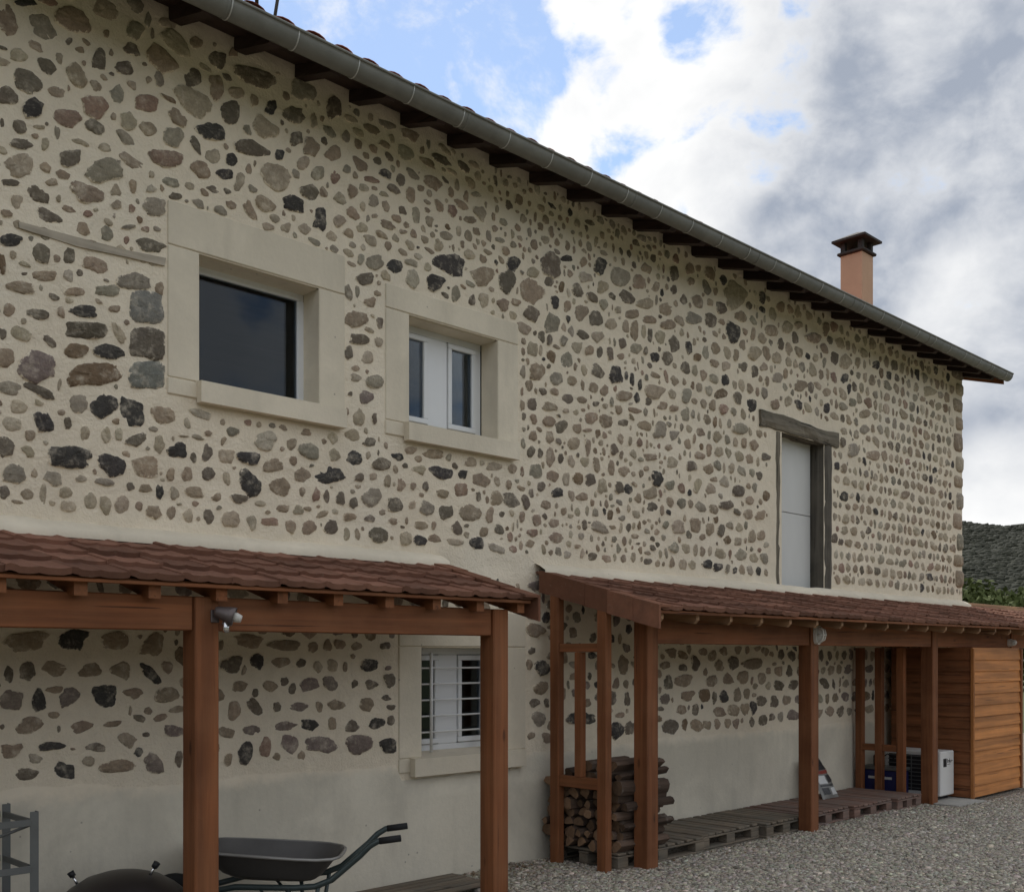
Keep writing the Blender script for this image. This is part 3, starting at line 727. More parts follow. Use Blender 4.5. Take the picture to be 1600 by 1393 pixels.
S_H = """238 445 62 85 5 k;308 725 40 58 0 k;348 312 28 45 0 k;630 545 28 55 0 d;790 575 28 35 0 k;672 625 30 42 0 k;688 667 18 42 0 k;600 740 28 42 -10 k;700 718 28 35 0 e;667 1083 38 38 0 k;148 402 48 60 0 d;380 848 35 32 0 k;365 928 42 32 0 d;365 1083 32 50 0 n;190 1215 32 48 0 d;145 1210 35 50 0 b;135 1345 38 38 0 k;762 1215 22 28 0 d;65 505 25 52 -10 k;780 925 52 42 20 b;275 580 38 45 0 d;320 598 32 45 0 d;400 722 38 42 0 b;55 693 38 62 0 g;50 765 35 60 0 g;25 1200 50 55 0 t;90 1190 50 60 0 b;260 1060 45 50 0 d;70 200 35 45 0 b;135 270 32 60 -15 e;45 320 32 50 -10 d;100 325 50 45 20 b;240 300 90 110 40 t;85 390 62 48 10 g;385 438 62 40 10 b;550 468 62 38 10 b;425 345 35 48 0 b;595 435 28 60 0 b;445 425 45 45 10 t;20 495 45 60 0 t;130 525 32 55 0 g;320 528 50 55 10 t;500 655 50 48 0 b;410 625 45 45 0 g;540 660 25 45 0 d;600 680 35 38 0 b;675 560 50 60 10 t;1000 675 55 40 8 t;265 820 62 40 10 g;105 925 40 32 0 b;75 965 42 38 10 d;140 975 45 42 0 b;210 1115 55 38 0 d;240 1115 50 35 0 d;150 1050 45 45 0 t;100 1040 30 55 10 t;345 1235 32 45 0 b;310 1238 30 50 0 b;630 1245 30 45 0 d;700 905 40 55 0 g;745 820 45 38 0 g"""
CROPS = [(S_A, 0, 0, 2.963), (S_B, 0, 440, 2.963), (S_C, 520, 400, 2.963), (S_D, 0, 820, 2.4315), (S_E, 500, 820, 2.43), (S_F, 800, 860, 2.6125), (S_H, 1050, 340, 2.487)]

GRID = .012
OX, OZ = -2.0, 0.0
NXg, NZg = int(18 / GRID), int(6.2 / GRID)
occ = np.zeros((NXg, NZg), bool)
def mark_rect(a, b, c_, e):
    occ[max(0, int((a - OX) / GRID)):max(0, int((b - OX) / GRID)) + 1, max(0, int((c_ - OZ) / GRID)):int((e - OZ) / GRID) + 1] = True
for i, (a, b, c_, e) in enumerate(FLAT):
    mark_rect(a - .015, b + .015, c_, e + (.0 if i < 3 else -.02))
mark_rect(9.95, 11.72, 4.22, 4.46)
mark_rect(-2, 16, 0, .985)
mark_rect(-2, 5.5, 2.42, 2.58)
mark_rect(6.4, 15.5, 2.42, 2.58)
mark_rect(-2, 16, 5.80, 6.2)

stones = []      # (outline [(x,z)], colour, visible size)
def poly_mask(poly, pad):
    xs_ = [p[0] for p in poly]; zs_ = [p[1] for p in poly]
    i0, i1 = int((min(xs_) - pad - OX) / GRID), int((max(xs_) + pad - OX) / GRID) + 2
    j0, j1 = int((min(zs_) - pad - OZ) / GRID), int((max(zs_) + pad - OZ) / GRID) + 2
    i0, j0 = max(0, i0), max(0, j0); i1, j1 = min(NXg, i1), min(NZg, j1)
    if i1 <= i0 or j1 <= j0:
        return None
    gx = (np.arange(i0, i1) * GRID + OX)[:, None]
    gz = (np.arange(j0, j1) * GRID + OZ)[None]
    cx_, cz_ = sum(xs_) / len(xs_), sum(zs_) / len(zs_)
    ang = np.arctan2(gz - cz_, gx - cx_)
    rad = np.hypot(gx - cx_, gz - cz_)
    pa = np.arctan2(np.array(zs_) - cz_, np.array(xs_) - cx_)
    pr = np.hypot(np.array(xs_) - cx_, np.array(zs_) - cz_)
    o_ = np.argsort(pa)
    rr = np.interp(ang, pa[o_], pr[o_], period=2 * math.pi)
    return (i0, i1, j0, j1), rad < rr + pad

def outline(n, ex, jit, rnd):
    """unit irregular outline"""
    ph1, ph2, ph3 = rnd.uniform(0, 6.3), rnd.uniform(0, 6.3), rnd.uniform(0, 6.3)
    a2, a3 = rnd.uniform(0, .06), rnd.uniform(.01, .09)
    facets = [(rnd.uniform(0, 6.3), rnd.uniform(.70, .97)) for _ in range(rnd.choice((2, 3, 4, 5, 6)))] if ex < 4 else []
    out = []
    for i in range(n):
        t = 2 * math.pi * (i + rnd.uniform(-.28, .28)) / n
        c_, s_ = math.cos(t), math.sin(t)
        r = (abs(c_) ** ex + abs(s_) ** ex) ** (-1 / ex)
        for (fa, fd) in facets:
            cc = math.cos(t - fa)
            if cc > .2: r = min(r, fd / cc)
        r *= 1 + a2 * math.cos(2 * t + ph1) + a3 * math.cos(3 * t + ph2) + .03 * math.cos(5 * t + ph3) + rnd.uniform(-jit, jit)
        if ex < 4 and rnd.random() < .035: r *= rnd.uniform(.84, .92)
        out.append((r * c_, r * s_))
    return out

def vary(col, rnd, k=.22):
    f = 1 + rnd.uniform(-k, k)
    return tuple(max(.01, c_ * f * (1 + rnd.uniform(-.025, .025))) for c_ in col)

rnd = random.Random(21)
for txt, ox, oy, s in CROPS:
    for ent in txt.split(';'):
        zx, zy, w, h, a, c_ = ent.split()
        zx, zy, w, h, a = map(float, (zx, zy, w, h, a))
        w, h = w * 1.05, h * 1.05
        block = c_ in 'GND'
        col = {'G': (.205, .20, .175), 'N': (.135, .115, .09), 'D': (.11, .09, .065)}.get(c_) or PAL[c_]
        big = max(w, h) / s
        n_ = 24 if big > 40 else (17 if big > 22 else 12)
        ol = outline(n_, 5.0 if block else rnd.uniform(2.0, 3.4), .03 if block else .055, rnd)
        if block:
            ol = [(x * .93, y * .93) for x, y in ol]
        ca, sa = math.cos(R(a)), math.sin(R(a))
        pts = []
        for (x, y) in ol:
            ex, ey = x * w / 2 / s, y * h / 2 / s
            q = P(ox + zx / s + ex * ca - ey * sa, oy + zy / s + ex * sa + ey * ca, YW)
            pts.append((q.x, q.z))
        pts = pts[::-1]
        m_ = poly_mask(pts, .0)
        if m_ is None:
            continue
        (i0, i1, j0, j1), mk = m_
        sub = occ[i0:i1, j0:j1]
        ov = (sub & mk).sum() / max(1, mk.sum())
        if ov > (.30 if big < 40 else .42):
            continue
        if ov > .03:                      # shrink to what is free
            cx_ = sum(p[0] for p in pts) / len(pts); cz_ = sum(p[1] for p in pts) / len(pts)
            k = 1 - ov * .8
            pts = [(cx_ + (x - cx_) * k, cz_ + (z - cz_) * k) for x, z in pts]
        (i0, i1, j0, j1), mk = poly_mask(pts, .012)
        occ[i0:i1, j0:j1] |= mk
        stones.append((pts, vary(col, rnd, .12), big))

# the strip of old timber let into the wall beside the first window
strip = [P(28, 347, YW), P(29, 357, YW), P(120, 386, YW), P(200, 403, YW), P(256, 416, YW), P(258, 404, YW), P(190, 390, YW), P(110, 369, YW)]
sp = [(q.x, q.z) for q in strip]
m_ = poly_mask(sp, .02)
mark_rect(min(p[0] for p in sp), max(p[0] for p in sp), 4.29, 4.40)
MB().prism([(p[0], p[1]) for p in sp], 1, YW - .014, YW + .03).obj('embedded_lintel', M['faded_x'], house)

# corner stones wrapping the right end of the wall
quoins = []
z = 1.02
i = 0
while z < 5.78:
    h = rnd.uniform(.17, .30)
    if not (2.36 < z + h and z < 2.50):
        wx = rnd.uniform(.30, .42) if i % 2 else rnd.uniform(.18, .28)
        quoins.append((XR - wx, XR + rnd.uniform(.012, .05), z, min(z + h, 5.84), wx))
    z += h + rnd.uniform(.025, .045)
    i += 1
for (a, b, c_, e, wx) in quoins:
    mark_rect(a, b, c_, e)

# courses of smaller stones over the rest of the wall
def fill(x0, x1, z0, z1, pitch, wr, hr, gap_, weights, drop=0.0, tries=1, size_fn=None):
    z = z0
    keys, wts = zip(*weights.items())
    while z < z1:
        x = x0 + rnd.uniform(-.1, .1)
        while x < x1:
            k = size_fn(x, z) if size_fn else 1.0
            w = rnd.uniform(*wr) * k * (1.0 if rnd.random() > .12 else 1.45)
            h = rnd.uniform(*hr) * k
            if rnd.random() < .18: w *= .55
            if rnd.random() < drop:
                x += w + gap_; continue
            cxx, czz = x + w / 2, z + rnd.uniform(-.010, .010) * k
            ol = outline(12 if w < .16 else 15, rnd.uniform(1.9, 3.0), .06, rnd)
            a = rnd.gauss(0, .16)
            ca, sa = math.cos(a), math.sin(a)
            pts = [(cxx + px2 * w / 2 * ca - pz2 * h / 2 * sa, czz + px2 * w / 2 * sa + pz2 * h / 2 * ca) for px2, pz2 in ol]
            ok = False
            for sh in (1.0, .75, .55):
                q = [(cxx + (px2 - cxx) * sh, czz + (pz2 - czz) * sh) for px2, pz2 in pts]
                r_ = poly_mask(q, .011)
                if r_ is None: break
                (i0, i1, j0, j1), mk = r_
                if not (occ[i0:i1, j0:j1] & mk).any():
                    ok = True; break
            if ok:
                (i0, i1, j0, j1), mk = poly_mask(q, .010)
                occ[i0:i1, j0:j1] |= mk
                dist = math.hypot(cxx * ST + YW * CT, 0)
                stones.append((q, vary(PAL[rnd.choices(keys, wts)[0]], rnd, .18), max(w, h) * sh * 1650 / (cxx * ST + YW * CT) * .8))
                x += w * (.6 + .4 * sh) + gap_ * rnd.uniform(.5, 1.5)
            else:
                x += .045
        z += pitch
WT = {'t': 34, 'b': 34, 'g': 14, 'd': 12, 'k': 3, 'p': 4, 'r': 3, 'e': 2, 'n': 2}
big_top = lambda x, z: 1.0 + max(0, z - 4.4) * .30
fill(8.3, XR - .02, 2.66, 5.80, .150, (.09, .20), (.098, .138), .034, WT, size_fn=big_top)
fill(6.0, XR - .02, 2.66, 5.80, .079, (.04, .09), (.06, .11), .05, WT, drop=.5)
WL = {'b': 40, 'u': 14, 'd': 20, 't': 8, 'k': 8, 'g': 6, 'n': 4}
fill(8.9, XR - .02, 1.07, 2.40, .170, (.12, .22), (.11, .15), .05, WL)
fill(XL, XR - .02, 1.06, 2.40, .085, (.07, .20), (.07, .14), .05, WL, drop=.1)
fill(XL, 8.3, 2.64, 5.80, .075, (.08, .22), (.07, .14), .035, WT, drop=.0)
fill(2.0, 8.3, 2.63, 5.80, .045, (.04, .10), (.035, .08), .055, WT, drop=.30)

def stone_geo(pts, col, rnd, lift=1.0):
    n_ = len(pts)
    cx_ = sum(p[0] for p in pts) / n_; cz_ = sum(p[1] for p in pts) / n_
    size = math.sqrt(max(1e-6, max(p[0] for p in pts) - min(p[0] for p in pts)) * max(1e-6, max(p[1] for p in pts) - min(p[1] for p in pts)))
    hgt = (.005 + min(.012, size * .05) * rnd.uniform(.4, 1.3)) * lift
    tx, tz = rnd.uniform(-.25, .25), rnd.uniform(-.25, .25)
    y0 = YW - wall_disp(cx_, cz_)
    vs, rim = [], []
    for sc_, up, rm in ((1.05, -.022, 1.0), (1.0, .30, .84), (.88, .85, .46), (.45, 1.0, 0.06)):
        for (x, z) in pts:
            dx, dz = (x - cx_) * sc_, (z - cz_) * sc_
            if up < 0:
                yy = -up
            else:
                yy = -hgt * up * (1 + rnd.uniform(-.45, .45)) - (tx * dx + tz * dz) * .16 * up
            vs.append((cx_ + dx, y0 + yy, cz_ + dz)); rim.append(rm)
    vs.append((cx_, y0 - hgt * (1 + rnd.uniform(-.2, .25)), cz_)); rim.append(0)
    fs = []
    for r_ in range(3):
        for k in range(n_):
            k2 = (k + 1) % n_
            fs.append((r_ * n_ + k, r_ * n_ + k2, (r_ + 1) * n_ + k2, (r_ + 1) * n_ + k))
    for k in range(n_):
        fs.append((3 * n_ + k, 3 * n_ + (k + 1) % n_, 4 * n_))
    return vs, fs, rim

def stone_mesh(name, vs, fs, rim, cols):
    me = bpy.data.meshes.new(name)
    me.from_pydata(vs, [], fs)
    me.polygons.foreach_set('use_smooth', [True] * len(fs))
    a = me.attributes.new('stone_col', 'FLOAT_COLOR', 'POINT')
    a.data.foreach_set('color', np.concatenate([np.array(cols), np.ones((len(vs), 1))], 1).astype(np.float32).ravel())
    b = me.attributes.new('rim', 'FLOAT', 'POINT')
    b.data.foreach_set('value', np.array(rim, dtype=np.float32))
    me.materials.append(M['stone'])
    me.update()
    return me

for (a, b, c_, e, wx) in quoins:
    nx = 6
    vs, fs, rim = [], [], []
    # rounded block: superellipsoid
    cx_, cz_ = (a + b) / 2, (c_ + e) / 2
    dy = rnd.uniform(.22, .4)
    cy_ = YW - rnd.uniform(.028, .045) + dy / 2
    nu, nv = 14, 7
    jit = [[1 + rnd.uniform(-.05, .05) for _ in range(nu)] for _ in range(nv + 1)]
    for j in range(nv + 1):
        ph_ = -math.pi / 2 + math.pi * j / nv
        for k in range(nu):
            t = 2 * math.pi * k / nu
            def se(v, p=.45): return math.copysign(abs(v) ** p, v)
            x = se(math.cos(ph_)) * se(math.cos(t)); y = se(math.cos(ph_)) * se(math.sin(t)); zz = se(math.sin(ph_))
            q = jit[j][k]
            vs.append((cx_ + x * (b - a) / 2 * q, cy_ + y * dy / 2 * (1 + (q - 1) * .4), cz_ + zz * (e - c_) / 2 * q)); rim.append(.35 if abs(zz) > .8 else .1)
    for j in range(nv):
        for k in range(nu):
            k2 = (k + 1) % nu
            fs.append((j * nu + k, j * nu + k2, (j + 1) * nu + k2, (j + 1) * nu + k))
    col = vary(PAL[rnd.choice('ttbbgd')], rnd)
    link('quoin_stone', stone_mesh('quoin_stone', vs, fs, rim, [col] * len(vs)), wall)

order = sorted(range(len(stones)), key=lambda k: -stones[k][2])
keep = set(order[:295 - len(quoins)])
rv, rf, rr_, rc = [], [], [], []
for k, (pts, col, big) in enumerate(stones):
    vs, fs, rim = stone_geo(pts, col, rnd)
    if k in keep:
        link('stone', stone_mesh('stone', vs, fs, rim, [col] * len(vs)), wall)
    else:
        b = len(rv)
        rv += vs; rf += [tuple(i_ + b for i_ in f) for f in fs]; rr_ += rim; rc += [col] * len(vs)
tag(link('small_stones', stone_mesh('small_stones', rv, rf, rr_, rc), wall), kind='stuff')
print('stones', len(stones), 'quoins', len(quoins))

# ---------------- windows with cast stone surrounds
def window(name, op, out, lintel_top, lintel_z, sill_nose, label, grille=False):
    x0, x1, z0, z1 = op
    ox0, ox1 = out
    f = YW - .009
    w = thing_part(name, house, label)
    g = .003
    MB().box(ox0, ox1, f - .002, YW + .02, lintel_z + g, lintel_top, c=.006).obj('lintel', M['cast'], w)
    B('jamb', (ox0, x0, f, YW + .198, z0 + .004, lintel_z), M['cast'], w, .006)
    B('jamb', (x1, ox1, f, YW + .198, z0 + .004, lintel_z), M['cast'], w, .006)
    MB().box(x0 + .001, x1 - .001, YW + .021, YW + .198, z1 - .004, z1 + .05, c=.002).obj('head', M['cast'], w)
    sl = MB()
    sl.box(ox0 - .003, ox1 + .003, f - .004, YW + .02, z0 - .105, z0, c=.006)
    sl.prism([(YW - .075, z0 - .135), (YW - .012, z0 - .135), (YW - .012, z0 - .005), (YW + .2, z0 + .022), (YW + .2, z0 + .028), (YW - .075, z0 + .001)], 0, sill_nose[0], sill_nose[1])
    sl.obj('sill', M['cast'], w)
    return w

def thing_part(name, parent, label=None):
    o = bpy.data.objects.new(name, None)
    C.objects.link(o)
    o.parent = parent
    o.matrix_parent_inverse = Matrix.Translation(parent.location).inverted()
    if label: o['label'] = label
    return o

YF = YW + .19
# big fixed window
w1 = window('window', OPEN[0], (3.14, 4.50), 4.63, 4.35, (3.335, 4.47), 'large dark single-pane window')
x0, x1, z0, z1 = OPEN[0]
fr = MB()
fr.box(x0 - .02, x1 + .0, YF, YF + .05, z0 + .02, z0 + .062, c=.004)
fr.box(x0 - .02, x1 + .0, YF, YF + .05, z1 - .05, z1 + .02, c=.004)
fr.box(x0 - .02, x0 + .03, YF + .001, YF + .049, z0 + .062, z1 - .05, c=.004)
fr.box(x1 - .05, x1 + .02, YF + .001, YF + .049, z0 + .062, z1 - .05, c=.004)
fr.obj('frame', M['pvc'], w1)
B('pane', (x0 + .028, x1 - .048, YF + .02, YF + .032, z0 + .06, z1 - .048), M['glass'], w1, .001)

def two_sash(w, op):
    x0, x1, z0, z1 = op
    s = (x1 - x0) / .936
    X = lambda v: x0 + (v - 5.097) * s
    f = MB()
    f.box(X(5.097), X(6.033), YF + .012, YF + .06, z0 + .022, z0 + .075, c=.003)
    f.box(X(5.097), X(6.033), YF + .012, YF + .06, z1 - .055, z1 + .01, c=.003)
    f.box(X(5.097), X(5.135), YF + .013, YF + .059, z0 + .075, z1 - .055, c=.003)
    f.box(X(5.965), X(6.033), YF + .013, YF + .059, z0 + .075, z1 - .055, c=.003)
    f.obj('frame', M['pvc'], w)
    B('mullion', (X(5.447), X(5.655), YF + .006, YF + .055, z0 + .076, z1 - .056), M['pvc'], w, .004)
    for (a, b) in ((5.137, 5.443), (5.659, 5.962)):
        a, b = X(a), X(b)
        zz0, zz1 = z0 + .08, z1 - .06
        t = .042
        sh = MB()
        sh.box(a, b, YF - .008, YF + .045, zz0, zz0 + t, c=.005)
        sh.box(a, b, YF - .008, YF + .045, zz1 - t, zz1, c=.005)
        sh.box(a, a + t, YF - .007, YF + .044, zz0 + t, zz1 - t, c=.005)
        sh.box(b - t, b, YF - .007, YF + .044, zz0 + t, zz1 - t, c=.005)
        sh.obj('sash', M['pvc'], w)
        B('pane', (a + t - .004, b - t + .004, YF + .012, YF + .024, zz0 + t - .004, zz1 - t + .004), M['glass'], w, .001)
        se = MB()
        se.box(a - .003, b + .003, YF + .004, YF + .010, zz0 - .004, zz0, c=0)
        se.box(a - .003, b + .003, YF + .004, YF + .010, zz1, zz1 + .004, c=0)
        se.obj('seal', M['seal'], w)
w2 = window('window', OPEN[1], (4.87, 6.27), 4.53, 4.35, (5.04, 6.22), 'white two-sash window')
two_sash(w2, OPEN[1])
def curtain(w, xa, xb, za, zb, seed):
    rr = random.Random(seed)
    n_ = 26
    vs, fs = [], []
    for i in range(n_ + 1):
        x = xa + (xb - xa) * i / n_
        y = YF + .16 + .018 * math.sin(i * 1.45 + seed) + rr.uniform(-.004, .004)
        vs += [(x, y, za), (x + rr.uniform(-.004, .004), y, zb)]
    for i in range(n_):
        fs.append((2 * i, 2 * i + 2, 2 * i + 3, 2 * i + 1))
    MB().add(vs, fs).obj('curtain', M['curtain'], w, True)
curtain(w2, 5.13, 5.36, 3.53, 4.33, 2)
curtain(w2, 5.66, 5.80, 3.53, 4.33, 5)
w3 = window('window', OPEN[2], (4.997, 6.36), 2.10, 1.815, (5.10, 6.30), 'two-sash window behind white bars')
two_sash(w3, OPEN[2])
yb = YW + .11
for k in range(5):
    z = 1.648 - k * .1265
    e = .028 if k % 2 else .002
    MB().tube([(5.225 + .025 - e * .8, yb, z), (6.12, yb, z)], .0075, 8).obj('grille_bar', M['white_metal'], w3, True)
for x in (5.40, 5.95):
    MB().tube([(x, yb - .018, .985), (x, yb - .018, 1.77)], .013, 10).obj('grille_post', M['white_metal'], w3, True)

# ---------------- upper barn door
dr = thing_part('door', house, 'white two-panel upper door in old oak frame')
x0, x1, z0, z1 = OPEN[3]
B('panel', (x0 + .02, x1 - .01, YW + .17, YW + .21, 2.32, 3.395), M['door'], dr, .003)
B('panel', (x0 + .02, x1 - .01, YW + .17, YW + .21, 3.403, 4.26), M['door'], dr, .003)
def rough_beam(name, x0, x1, y0, y1, z0, z1, ax, mat, parent, amp, seg=14, bend=0.0):
    """hewn timber: many-sided section swept along an axis with uneven faces"""
    n_ = 12
    vs, fs = [], []
    L = [(x0, x1), (y0, y1), (z0, z1)]
    o1, o2 = [k for k in range(3) if k != ax]
    for i in range(seg + 1):
        t = i / seg
        for k in range(n_):
            an = 2 * math.pi * (k + .5) / n_
            c_, s_ = math.cos(an), math.sin(an)
            r_ = (abs(c_) ** 6 + abs(s_) ** 6) ** (-1 / 6)
            q = [0, 0, 0]
            q[ax] = L[ax][0] + (L[ax][1] - L[ax][0]) * t
            nn = fbm(t * 5 + k * .4, x0 * 3 + z0, k * .7)
            q[o1] = sum(L[o1]) / 2 + c_ * r_ * (L[o1][1] - L[o1][0]) / 2 + amp * nn * c_
            q[o2] = sum(L[o2]) / 2 + s_ * r_ * (L[o2][1] - L[o2][0]) / 2 + amp * nn * s_ + bend * math.sin(t * 5.5)
            vs.append(q)
    for i in range(seg):
        for k in range(n_):
            k2 = (k + 1) % n_
            fs.append((i * n_ + k, i * n_ + k2, (i + 1) * n_ + k2, (i + 1) * n_ + k))
    fs.append(tuple(range(n_))[::-1]); fs.append(tuple(range(seg * n_, (seg + 1) * n_)))
    return MB().add(vs, fs).obj(name, mat, parent)
lt = rough_beam('lintel', 9.97, 11.69, YW - .035, YW + .25, 4.235, 4.42, 0, M['old_x'], dr, .025, 26, .008)
rough_beam('door_post', 11.372, 11.56, YW - .012, YW + .24, 2.45, 4.235, 2, M['olddark_z'], dr, .014, 16)
rough_beam('door_post', 10.29, 10.438, YW - .006, YW + .24, 2.45, 4.235, 2, M['old_z'], dr, .014, 16)

# ---------------- main roof: deck, rafters, tiles, gutter
XE = 15.56
YE = 5.82
dk = MB()
yR = YW + DEPTH / 2
zE = roof_under(YE)
zR = roof_under(yR)
dk.prism([(YE, zE), (YE, zE + .03), (yR, zR + .03), (yR, zR)], 0, XL - .4, XE)
dk.prism([(yR, zR), (yR, zR + .03), (yR + DEPTH / 2 + .5, zE + .03), (yR + DEPTH / 2 + .5, zE)], 0, XL - .4, XE)
roof = dk.obj('roof', M['dark_x'], house)
ra = .466
x_first = P(366, 69, YW).x
k0 = -int((x_first - XL) / ra)
for k in range(k0, 40):
    x = x_first + k * ra
    if x > XE - .12: break
    # sawn rafter with sloping tail
    yb0 = YE + .02
    u0 = roof_under(yb0)
    MB().prism([(yb0, u0 - .055), (yb0 + .03, roof_under(yb0 + .03) - .085), (YW + .3, roof_under(YW + .3) - .088), (YW + .3, roof_under(YW + .3) - .002), (yb0, u0 - .002)], 0, x, x + .085).obj('rafter', M['dark_y'], house)
B('fascia', (XL - .4, XE, YE - .022, YE - .001, zE - .055, zE + .03), M['dark_x'], house)
vb = MB()
vb.prism([(YE - .02, zE - .10), (YE - .02, zE + .05), (yR, zR + .05), (yR, zR - .10)], 0, XE + .001, XE + .025)
vb.obj('verge_board', M['wood_y'], house)
# canal tiles: first course as single tiles, the rest of the slope as one sheet
def canal_tile(r0, r1, L, th=.012, n_=7):
    vs, fs = [], []
    for (y, r) in ((0, r0), (L, r1)):
        for rr in (r, r - th):
            for k in range(n_ + 1):
                a = math.pi * k / n_
                vs.append((rr * math.cos(a), y, rr * math.sin(a) * .48))
    m_ = n_ + 1
    for k in range(n_):
        fs += [(k, k + 1, 2 * m_ + k + 1, 2 * m_ + k), (m_ + k + 1, m_ + k, 3 * m_ + k, 3 * m_ + k + 1), (k + 1, k, m_ + k, m_ + k + 1)]
    return MB().add(vs, fs)
tl = math.atan(ROOF_S)
cm = canal_tile(.094, .08, .45).mesh('roof_tile', True)
cm.materials.append(M['tile_red'])
k = 0
x = XL - .3
while x < XE - .05:
    y = YE - .085 + .01 * rnd.uniform(-1, 1)
    link('roof_tile', cm, roof, (x, y, roof_under(y) + .026), (tl, rnd.uniform(-.02, .02), rnd.uniform(-.02, .02)))
    x += .222
rows, ncol = 14, int((XE - XL + .4) / .0185)
vs, fs = [], []
for j in range(rows):
    ya = YE + .25 + j * .31
    for (y, l) in ((ya, .028), (ya + .31, .0)):
        for i in range(ncol + 1):
            xx = XL - .4 + i * .0185
            vs.append((xx, y, roof_under(y) + .032 + l + .045 * abs(math.cos((xx - XL + .3) * math.pi / .222)) ** 1.2))
    b = j * 2 * (ncol + 1)
    for i in range(ncol):
        fs.append((b + i, b + i + 1, b + ncol + 2 + i, b + ncol + 1 + i))
tag(MB().add(vs, fs).obj('upper_tiles', M['tile_red'], roof, True), kind='stuff')

YG, ZG, RG = 5.745, 5.720, .075
def half_tube(x0, x1, r, th, n_=12):
    vs, fs = [], []
    for x in (x0, x1):
        for rr in (r, r - th):
            for k in range(n_ + 1):
                a = math.pi + math.pi * k / n_
                vs.append((x, YG + rr * math.cos(a), ZG + (x - 12) * .0045 + rr * math.sin(a) * 1.28))
    m_ = n_ + 1
    for k in range(n_):
        fs += [(k, k + 1, 2 * m_ + k + 1, 2 * m_ + k), (m_ + k + 1, m_ + k, 3 * m_ + k, 3 * m_ + k + 1), (k + 1, k, m_ + k, m_ + k + 1), (2 * m_ + k, 2 * m_ + k + 1, 3 * m_ + k + 1, 3 * m_ + k)]
    fs += [(0, m_, 3 * m_, 2 * m_), (m_ - 1, 3 * m_ - 1, 4 * m_ - 1, 2 * m_ - 1)]
    return MB().add(vs, fs)
gt = half_tube(XL - .4, XE + .02, RG, .004)
gt.tube([(XL - .4, YG - RG, ZG + (XL - 12.4) * .0045), (XE + .02, YG - RG, ZG + (XE - 12) * .0045)], .010, 8)
gut = gt.obj('gutter', M['zinc'], house, True)
en = MB()
en.add([(XE + .021, YG + RG * math.cos(math.pi + math.pi * k / 12), ZG + .016 + RG * 1.28 * math.sin(math.pi + math.pi * k / 12)) for k in range(13)], [tuple(range(13))])
en.obj('end_cap', M['zinc'], gut)
xb_ = P(354, 10, YG).x
for k in range(-8, 40):
    x = xb_ + k * ra
    if x > XE: break
    if x < XL: continue
    half_tube(x - .004, x + .004, RG + .0035, .003).obj('bracket', M['solder'], gut, True)
for k in range(9):
    x = 1.3 + k * 1.93
    half_tube(x - .012, x + .012, RG + .0022, .002).obj('seam', M['zinc'], gut, True)

# ---------------- chimney
ch0 = P(1347, 440, 7.43)
cw = .345
cx0, cy0 = ch0.x, 7.43
ct = EYE + (HZ - 391) / (HZ - 440) * (ch0.z - EYE)
chm = thing_part('chimney', house, 'peach rendered chimney with black cap')
B('stack', (cx0, cx0 + cw, cy0, cy0 + cw, roof_under(cy0) - .1, ct), M['peach'], chm, .006)
B('cap_plate', (cx0 - .04, cx0 + cw + .04, cy0 - .04, cy0 + cw + .04, ct + .001, ct + .045), M['cap'], chm, .012)
for sx in (0, 1):
    for sy in (0, 1):
        B('cap_post', (cx0 + (.0 if sx == 0 else cw - .07), cx0 + (.07 if sx == 0 else cw), cy0 + (.0 if sy == 0 else cw - .07), cy0 + (.07 if sy == 0 else cw), ct + .046, ct + .19), M['cap'], chm, .004)
B('flue', (cx0 + .12, cx0 + cw - .12, cy0 + .12, cy0 + cw - .12, ct + .046, ct + .09), M['cap'], chm, .004)
cp = MB()
e = .095
b0 = [(cx0 - e, cy0 - e), (cx0 + cw + e, cy0 - e), (cx0 + cw + e, cy0 + cw + e), (cx0 - e, cy0 + cw + e)]
mxc, myc = cx0 + cw / 2, cy0 + cw / 2
vs = [(x, y, ct + .191) for x, y in b0] + [(x, y, ct + .222) for x, y in b0] + [(mxc + (x - mxc) * .12, myc + (y - myc) * .12, ct + .345) for x, y in b0]
cp.add(vs, [(3, 2, 1, 0), (0, 1, 5, 4), (1, 2, 6, 5), (2, 3, 7, 6), (3, 0, 4, 7), (4, 5, 9, 8), (5, 6, 10, 9), (6, 7, 11, 10), (7, 4, 8, 11), (8, 9, 10, 11)])
cp.obj('cap_hood', M['cap'], chm)

# ---------------- antenna mast
am = P(402, 12, 6.3)
an = thing('antenna_mast', (am.x, am.y, roof_under(6.3)), 'thin dark antenna mast with a slanting stay above the gutter', 'antenna')
zz = roof_under(6.3) + .05
MB().tube([(am.x, 6.3, zz - .05), (am.x - .02, 6.3, zz + 1.5)], .013, 8).obj('mast', M['mast'], an, True)
MB().tube([(am.x + .05, 6.22, zz - .05), (am.x + .16, 6.22, zz + .6)], .012, 8).obj('stay', M['mast'], an, True)
MB().tube([(am.x - .10, 6.5, zz), (am.x + .02, 6.3, zz + .7)], .003, 6).obj('guy_wire', M['mast'], an, True)

